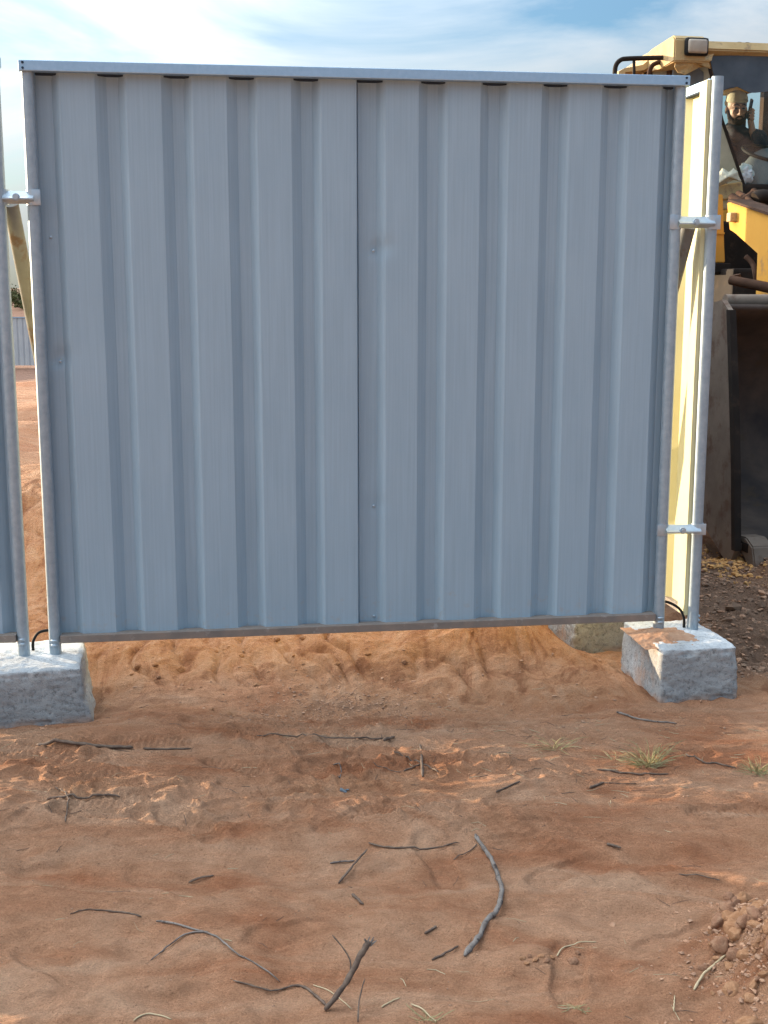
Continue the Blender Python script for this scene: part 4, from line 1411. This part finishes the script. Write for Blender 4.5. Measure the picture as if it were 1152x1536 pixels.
# rear wall with window
bm = bmesh.new()
r0 = lY(1079, 128, 4.15); r1 = lY(1141, 207, 4.15)
xl, xr, zt, zb_ = .70, BW - .70, 3.14, 2.05
wl_, wr_, wt_, wb_ = .80, r1.x, 3.12, r1.z
for (xa, xb, za, zc) in ((xl, wl_, zb_, zt), (wl_, wr_, zb_, wb_), (wr_, wr_ + .035, zb_, zt), (wr_ + .035, xr, zb_, wb_), (xr - .1, xr, wb_, zt)):
    add_box(bm, ((xa + xb) / 2, 4.15, (za + zc) / 2), (xb - xa, .03, zc - za))
L('rear_wall', bm, M['dark_steel'])
bm = bmesh.new(); bm.faces.new([bm.verts.new(v) for v in ((wl_, 4.14, wb_), (xr - .1, 4.14, wb_), (xr - .1, 4.14, zt), (wl_, 4.14, zt))])
L('rear_window', bm, M['glass'])
# dashboard, wheel, bag
bm = bmesh.new()
q = lY(1152, 268, 3.02)
bmesh.ops.create_uvsphere(bm, u_segments=24, v_segments=14, radius=1)
bmesh.ops.transform(bm, matrix=Matrix.Translation((q.x + .02, 3.08, q.z - .07)) @ Matrix.Diagonal((.235, .16, .30, 1)), verts=bm.verts)
for v in bm.verts:
    v.co += Vector((1, 1, 1)) * .008 * mnoise.noise(v.co * 8)
L('dashboard', bm, M['dash'], smooth=True)
bm = bmesh.new(); add_box(bm, (1.3, 3.0, 2.23), (.9, .26, .10), bevel=.02); L('dash_shelf', bm, M['dark_steel'])
bm = bmesh.new(); bmesh.ops.create_icosphere(bm, subdivisions=4, radius=1)
for v in bm.verts: v.co *= 1 + .35 * mnoise.noise(v.co * 2.3 + Vector((3, 1, 0))) + .12 * mnoise.noise(v.co * 6)
q = lY(1117, 262, 2.93)
bmesh.ops.transform(bm, matrix=Matrix.Translation(q) @ Matrix.Diagonal((.065, .04, .075, 1)), verts=bm.verts)
bo = link_bm('plastic_bag', bm, M['bag'], None, smooth=True)
bo.location = LORG; bo.rotation_euler = (0, 0, LYAW)
tag(bo, 'crumpled white plastic bag behind the lower left of the loader windscreen', 'bag')
bm = bmesh.new()
sc_ = lY(1150, 238, 3.12)
ringp = []
for k in range(33):
    th = 2 * math.pi * k / 32
    ringp.append(Vector((sc_.x + .02 + .20 * math.cos(th), sc_.y + .17 * math.sin(th), sc_.z + .035 + .075 * math.sin(th) - .02 * math.cos(th))))
add_tube(bm, ringp, .0135, 10, cap=False)
cen = Vector((sc_.x + .02, sc_.y, sc_.z + .01))
for th in (.5, 2.6, 4.7): bar(cen, Vector((sc_.x + .02 + .20 * math.cos(th), sc_.y + .17 * math.sin(th), sc_.z + .035 + .075 * math.sin(th))), .02, .012, bm)
add_tube(bm, [cen, cen + Vector((0, -.08, -.25))], .03, 10)
L('steering_wheel', bm, M['black'], smooth=True, sharp=.8)
# seat
bm = bmesh.new()
q = lY(1108, 170, 3.5)
add_box(bm, (q.x + .02, 3.50, 2.02), (.46, .46, .12), bevel=.03); add_box(bm, (q.x + .02, 3.78, 2.30), (.42, .10, .60), rot=Matrix.Rotation(R(-8), 3, 'X'), bevel=.03)
L('driver_seat', bm, M['black'], smooth=True, sharp=.9)
# rear hood
bm = bmesh.new(); add_box(bm, (1.3, 5.25, 1.75), (1.15, 1.95, .95), bevel=.05); L('engine_hood', bm, M['yellow'])
bm = bmesh.new(); add_box(bm, (1.3, 4.6, .85), (.8, 2.8, .8), bevel=.03); L('rear_frame', bm, M['dark_steel'])
bm = bmesh.new(); add_tube(bm, [(1.75, 5.3, 2.2), (1.75, 5.3, 2.75)], .05, 14); L('exhaust_pipe', bm, M['rust'], smooth=True, sharp=.8)
# handrails left of the cab
hr = [(922, 128), (922, 112), (924, 98), (931, 90), (942, 88), (975, 87), (1020, 86)]
bm = bmesh.new(); add_tube(bm, smooth_path([lY(a_, b_, 2.95) for a_, b_ in hr], 5), .017, 10)
add_tube(bm, [lY(951, 89, 2.95), lY(951, 128, 2.95)], .012, 8)
L('handrail', bm, M['dark_steel'], smooth=True)
hr = [(973, 128), (974, 110), (978, 99), (987, 94), (1000, 92), (1020, 92)]
bm = bmesh.new(); add_tube(bm, smooth_path([lY(a_, b_, 3.0) for a_, b_ in hr], 5), .017, 10)
L('handrail', bm, M['rust'], smooth=True)
# cab flank: yellow sloping eave with dark openings and a brown upright
bm = bmesh.new()
pts_ = [(1012, 60), (1000, 70), (985, 80), (972, 90), (962, 98), (948, 101), (935, 103), (926, 108), (926, 128), (933, 128), (936, 109), (964, 106), (978, 98), (992, 87), (1003, 76), (1014, 70)]
P3 = [lY(a_, b_, 3.25) for a_, b_ in pts_]
prism(bm, [(p.x, p.z) for p in P3], 3.22, 3.9, 'y')
L('flank_eave', bm, M['tan'])
bm = bmesh.new()
u = [lY(a_, b_, 3.1) for a_, b_ in ((1002, 70), (1018, 66), (1018, 135), (1001, 135))]
prism(bm, [(p.x, p.z) for p in u], 3.05, 3.12, 'y'); L('flank_upright', bm, M['rust'])
bm = bmesh.new()
u = [lY(a_, b_, 3.6) for a_, b_ in ((932, 107), (965, 104), (985, 96), (1004, 80), (1012, 80), (1030, 128), (932, 135))]
prism(bm, [(p.x, p.z) for p in u], 3.6, 3.66, 'y'); L('flank_panel', bm, M['dark_steel'])
bm = bmesh.new()
u = [lY(a_, b_, 2.86) for a_, b_ in ((1012, 104), (1030, 108), (1048, 100), (1060, 110), (1064, 135), (1010, 135))]
prism(bm, [(p.x, p.z) for p in u], 2.88, 2.90, 'y'); L('corner_panel', bm, M['dash'])


# ------------------------------------------------------------------ driver
def remesh(name, prims, voxel, mat_, parent, smooth_it=4, loc=(0, 0, 0)):
    bm = bmesh.new()
    for pr in prims:
        if pr[0] == 'e':      # ellipsoid: centre, radii, optional rotation
            _, c, r_, *rot = pr
            b2 = bmesh.ops.create_icosphere(bm, subdivisions=3, radius=1)
            mt = Matrix.Translation(Vector(c)) @ (rot[0].to_4x4() if rot else Matrix()) @ Matrix.Diagonal((r_[0], r_[1], r_[2], 1))
            bmesh.ops.transform(bm, matrix=mt, verts=b2['verts'])
        else:                 # tapered limb
            _, pts_, rads_ = pr
            add_tube(bm, pts_, list(rads_), 14)
            for p_, r_ in zip(pts_, rads_):
                b2 = bmesh.ops.create_icosphere(bm, subdivisions=2, radius=r_ * .99)
                bmesh.ops.translate(bm, vec=Vector(p_), verts=b2['verts'])
    me_ = bpy.data.meshes.new(name); bm.to_mesh(me_); bm.free()
    tmp = bpy.data.objects.new('tmp', me_); COL.objects.link(tmp)
    md = tmp.modifiers.new('r', 'REMESH'); md.mode = 'VOXEL'; md.voxel_size = voxel; md.use_smooth_shade = True
    sm = tmp.modifiers.new('s', 'SMOOTH'); sm.iterations = smooth_it; sm.factor = .5
    dg = bpy.context.evaluated_depsgraph_get()
    res = bpy.data.meshes.new_from_object(tmp.evaluated_get(dg))
    bpy.data.objects.remove(tmp); bpy.data.meshes.remove(me_)
    res.name = name; res.materials.clear(); res.materials.append(mat_)
    o = bpy.data.objects.new(name, res); COL.objects.link(o)
    if parent: o.parent = parent
    return o


hp = lY(1105, 164, 3.42)           # head centre in loader space
wpos = LORG + ex * hp.x + ey * hp.y
# figure faces the camera (-y), head turned a little to its own right and bowed
HEADM = Matrix.Translation((0, 0, 0)) @ Matrix.Rotation(R(8), 4, 'Z') @ Matrix.Rotation(R(10), 4, 'X')
hm = lambda x, y, z: HEADM @ Vector((x, y, z))
hr3 = HEADM.to_3x3()
body = remesh('person', [
    ('e', hm(0, .018, .035), (.076, .094, .088), hr3), ('e', hm(0, -.012, -.035), (.062, .074, .082), hr3), ('e', hm(0, -.045, -.092), (.030, .028, .024), hr3),
    ('e', hm(0, -.060, .030), (.052, .026, .018), hr3),                                   # brow
    ('t', [hm(0, -.082, .018), hm(0, -.100, -.012), hm(0, -.108, -.030)], (.009, .012, .015)),   # nose
    ('e', hm(.013, -.094, -.033), (.009, .010, .008), hr3), ('e', hm(-.013, -.094, -.033), (.009, .010, .008), hr3),
    ('e', hm(.036, -.062, -.018), (.020, .018, .018), hr3), ('e', hm(-.036, -.062, -.018), (.020, .018, .018), hr3),  # cheeks
    ('e', hm(0, -.084, -.058), (.022, .010, .006), hr3), ('e', hm(0, -.082, -.067), (.018, .010, .006), hr3),         # lips
    ('e', hm(.078, .012, -.008), (.010, .018, .030), hr3), ('e', hm(-.078, .012, -.008), (.010, .018, .030), hr3),    # ears
    ('t', [(0, .03, -.05), (0, .045, -.16)], (.056, .062)),
    # trunk and seat
    ('e', (0, .08, -.32), (.17, .11, .18)), ('e', (0, .08, -.55), (.15, .12, .20)), ('t', [(-.14, .07, -.20), (.14, .07, -.20)], (.055, .055)),
    ('t', [(.09, .05, -.66), (.12, -.28, -.64), (.13, -.36, -.90)], (.085, .068, .05)), ('t', [(-.09, .05, -.66), (-.12, -.28, -.64), (-.13, -.36, -.90)], (.085, .068, .05)),
    # his right arm to the steering wheel
    ('t', [(-.18, .07, -.21), (-.25, -.02, -.42), (-.10, -.22, -.36)], (.052, .042, .030)),
    # his left arm raised to the ear
    ('t', [(.18, .07, -.21), (.235, -.06, -.40), (.118, -.045, -.165)], (.052, .043, .028)),
    ('t', [(.118, -.045, -.165), (.102, -.040, -.09)], (.026, .024)), ('e', (.100, -.036, -.060), (.019, .036, .042)),
], .0055, M['skin'], None, 3)
body.location = (wpos[0], wpos[1], hp.z); body.rotation_euler = (0, 0, R(-5))
tag(body, 'bearded driver in a beige cap holding a phone to his ear in the cab', 'person')
# fingers closed round the phone
fing = []
for k, (dz, ln) in enumerate(((-.010, .9), (-.030, 1.), (-.050, .95), (-.070, .8))):
    z = -.012 + dz * 1.05
    fing.append(('t', [(.108, -.050, z - .01), (.116, -.080, z + .002), (.102, -.096, z + .010), (.084, -.094, z + .014)], (.0095, .0092, .0085, .0075)))
fing.append(('t', [(.096, -.020, -.085), (.084, -.010, -.055), (.082, -.012, -.020)], (.0115, .0105, .009)))
fg_ = remesh('hand_fingers', fing, .0032, M['skin'], body, 1)
# jacket, scarf, cap, beard, brows, eyes
remesh('jacket', [('e', (0, .08, -.34), (.195, .132, .19)), ('e', (0, .08, -.56), (.175, .145, .20)), ('t', [(-.16, .07, -.205), (.16, .07, -.205)], (.072, .072)),
                  ('t', [(-.19, .07, -.21), (-.265, -.02, -.43), (-.13, -.20, -.375)], (.070, .060, .044)),
                  ('t', [(.19, .07, -.21), (.25, -.06, -.41), (.146, -.050, -.195)], (.070, .060, .042)),
                  ('t', [(0, .05, -.15), (0, .055, -.20)], (.085, .12))], .011, M['jacket'], body, 2)
remesh('scarf', [('e', (-.01, .015, -.135), (.082, .082, .030)), ('e', (.02, -.01, -.165), (.09, .075, .032)), ('e', (0, -.045, -.20), (.06, .05, .05))], .009, M['scarf'], body, 2)
remesh('cap', [('e', hm(0, .022, .080), (.083, .098, .062), hr3), ('e', hm(0, .016, .062), (.086, .102, .026), hr3), ('e', hm(0, .05, .045), (.083, .074, .05), hr3)],
       .006, M['cap'], body, 2)
remesh('beard', [('e', hm(0, -.050, -.088), (.048, .045, .038), hr3), ('t', [hm(.066, -.005, -.02), hm(.058, -.030, -.06), hm(.03, -.06, -.088)], (.013, .019, .020)),
                 ('t', [hm(-.066, -.005, -.02), hm(-.058, -.030, -.06), hm(-.03, -.06, -.088)], (.013, .019, .020)),
                 ('t', [hm(.032, -.082, -.064), hm(.012, -.097, -.048), hm(-.012, -.097, -.048), hm(-.032, -.082, -.064)], (.006, .008, .008, .006))],
       .0042, M['beard'], body, 1)
for s in (-1, 1):
    remesh('eyebrow', [('t', [hm(s * .012, -.086, .034), hm(s * .030, -.084, .040), hm(s * .050, -.070, .033)], (.005, .0055, .004))], .0025, M['beard'], body, 1)
    bm = bmesh.new(); bmesh.ops.create_uvsphere(bm, u_segments=14, v_segments=8, radius=1)
    bmesh.ops.transform(bm, matrix=Matrix.Translation(hm(s * .030, -.073, .010)) @ hr3.to_4x4() @ Matrix.Diagonal((.014, .010, .0065, 1)), verts=bm.verts)
    link_bm('eye', bm, M['eye'], body, smooth=True)
bm = bmesh.new(); add_box(bm, (.089, -.064, -.010), (.016, .072, .150), rot=Matrix.Rotation(R(6), 3, 'Y') @ Matrix.Rotation(R(18), 3, 'X'), bevel=.005)
ph = link_bm('mobile_phone', bm, M['phone']); ph.location = body.location; ph.rotation_euler = body.rotation_euler
tag(ph, 'black mobile phone held to the driver ear inside the loader cab', 'phone')

# ------------------------------------------------------------------ world, sun, camera
SKY_TOP = 14.; CLOUD = (.268, .290, .312); SKY_TINT = (.22, .35, .49); CL_LOC = (1.33, -1.63, 2.67)
SUN_AZ = R(-58); SUN_EL = R(6.8)       # azimuth from +Y towards +X
W = bpy.data.worlds.new('World'); S.world = W; W.use_nodes = True
nt = W.node_tree
bg = nt.nodes['Background']
sky = N(nt, 'ShaderNodeTexSky', sky_type='NISHITA', sun_disc=False)
sky.sun_elevation = SUN_EL; sky.sun_rotation = SUN_AZ
sky.air_density = 1.0; sky.dust_density = 1.0; sky.ozone_density = 1.5
tc = N(nt, 'ShaderNodeTexCoord')
sep = N(nt, 'ShaderNodeSeparateXYZ'); nt.links.new(tc.outputs['Generated'], sep.inputs[0])
def MA(op, a, b=0., c=None, clamp_=False):
    n_ = N(nt, 'ShaderNodeMath', operation=op, use_clamp=clamp_)
    for k_, v_ in enumerate((a, b) if c is None else (a, b, c)):
        if isinstance(v_, (int, float)): n_.inputs[k_].default_value = v_
        else: nt.links.new(v_, n_.inputs[k_])
    return n_.outputs[0]
gsun = MA('ADD', MA('MULTIPLY', sep.outputs[0], .5 * math.sin(SUN_AZ)), MA('MULTIPLY', sep.outputs[1], .5 * math.cos(SUN_AZ)))
gsun = MA('ADD', gsun, .5)
gain = MA('MULTIPLY', MA('ADD', MA('MULTIPLY_ADD', gsun, .4, .35), MA('MULTIPLY', MA('POWER', gsun, 3.), 2.6)), MA('MULTIPLY_ADD', MA('MAXIMUM', sep.outputs[2], 0.), SKY_TOP, 1.))
_ss = N(nt, 'ShaderNodeMapRange', interpolation_type='SMOOTHSTEP', inp={'From Min': .14, 'From Max': .45, 'To Min': 0., 'To Max': .80}); nt.links.new(sep.outputs[2], _ss.inputs[0])
gain = MA('MULTIPLY', gain, MA('ADD', 1., MA('MULTIPLY', _ss.outputs[0], MA('MULTIPLY_ADD', gsun, 1.7, .3))))
# high thin cloud, streaked along the horizon
mp = N(nt, 'ShaderNodeMapping'); mp.inputs['Scale'].default_value = (1.0, 1.0, 4.2); mp.inputs['Rotation'].default_value = (R(4), R(13), 0); mp.inputs['Location'].default_value = CL_LOC
nt.links.new(tc.outputs['Generated'], mp.inputs[0])
nz = N(nt, 'ShaderNodeTexNoise', inp={'Scale': 2.6, 'Detail': 9., 'Roughness': .56, 'Distortion': .7})
nt.links.new(mp.outputs[0], nz.inputs['Vector'])
cr = ramp(nt, [(.36, (.10, .10, .10)), (.61, (.93, .93, .93))])
nt.links.new(nz.outputs[0], cr.inputs[0])
# more haze towards the horizon
hz_ = MA('SUBTRACT', 1., MA('MULTIPLY', MA('MAXIMUM', sep.outputs[2], 0.), 6.), clamp_=True)
cfac = MA('MAXIMUM', cr.outputs[0], MA('MULTIPLY', hz_, .8))
cl = N(nt, 'ShaderNodeVectorMath', operation='SCALE')
warm = mixc(nt, gsun, (CLOUD[0] * .78, CLOUD[1] * .95, CLOUD[2] * 1.12), (CLOUD[0] * 1.10, CLOUD[1] * 1.02, CLOUD[2] * .92))
nt.links.new(warm, cl.inputs[0])
nt.links.new(gain, cl.inputs['Scale'])
skb = mixc(nt, 1., sky.outputs[0], SKY_TINT, 'MULTIPLY')
mx = mixc(nt, cfac, skb, cl.outputs[0])
nt.links.new(mx, bg.inputs[0])
bg.inputs[1].default_value = .15

sun = bpy.data.lights.new('sun', 'SUN'); sun.energy = 2.9; sun.angle = R(.53); sun.color = (1., .78, .52)
so = bpy.data.objects.new('sun', sun); COL.objects.link(so)
dv = Vector((math.sin(SUN_AZ) * math.cos(SUN_EL), math.cos(SUN_AZ) * math.cos(SUN_EL), math.sin(SUN_EL)))
so.rotation_euler = dv.to_track_quat('Z', 'Y').to_euler(); so.location = dv * 50

cam = bpy.data.cameras.new('camera'); co_ = bpy.data.objects.new('camera', cam); COL.objects.link(co_)
cam.sensor_fit = 'VERTICAL'; cam.sensor_height = 24; cam.lens = 24 * FPX / 1536; cam.clip_start = .05; cam.clip_end = 3000
co_.location = (0, 0, CAMH); co_.rotation_euler = (R(90) - PITCH, 0, 0)
S.camera = co_
S.view_settings.view_transform = 'Standard'; S.view_settings.look = 'None'; S.view_settings.gamma = 1.; S.view_settings.exposure = 1.9
S.view_settings.use_curve_mapping = False
S.cycles.max_bounces = 8; S.cycles.use_denoising = True; S.cycles.denoising_prefilter = 'NONE'; S.cycles.denoising_input_passes = 'RGB_ALBEDO_NORMAL'
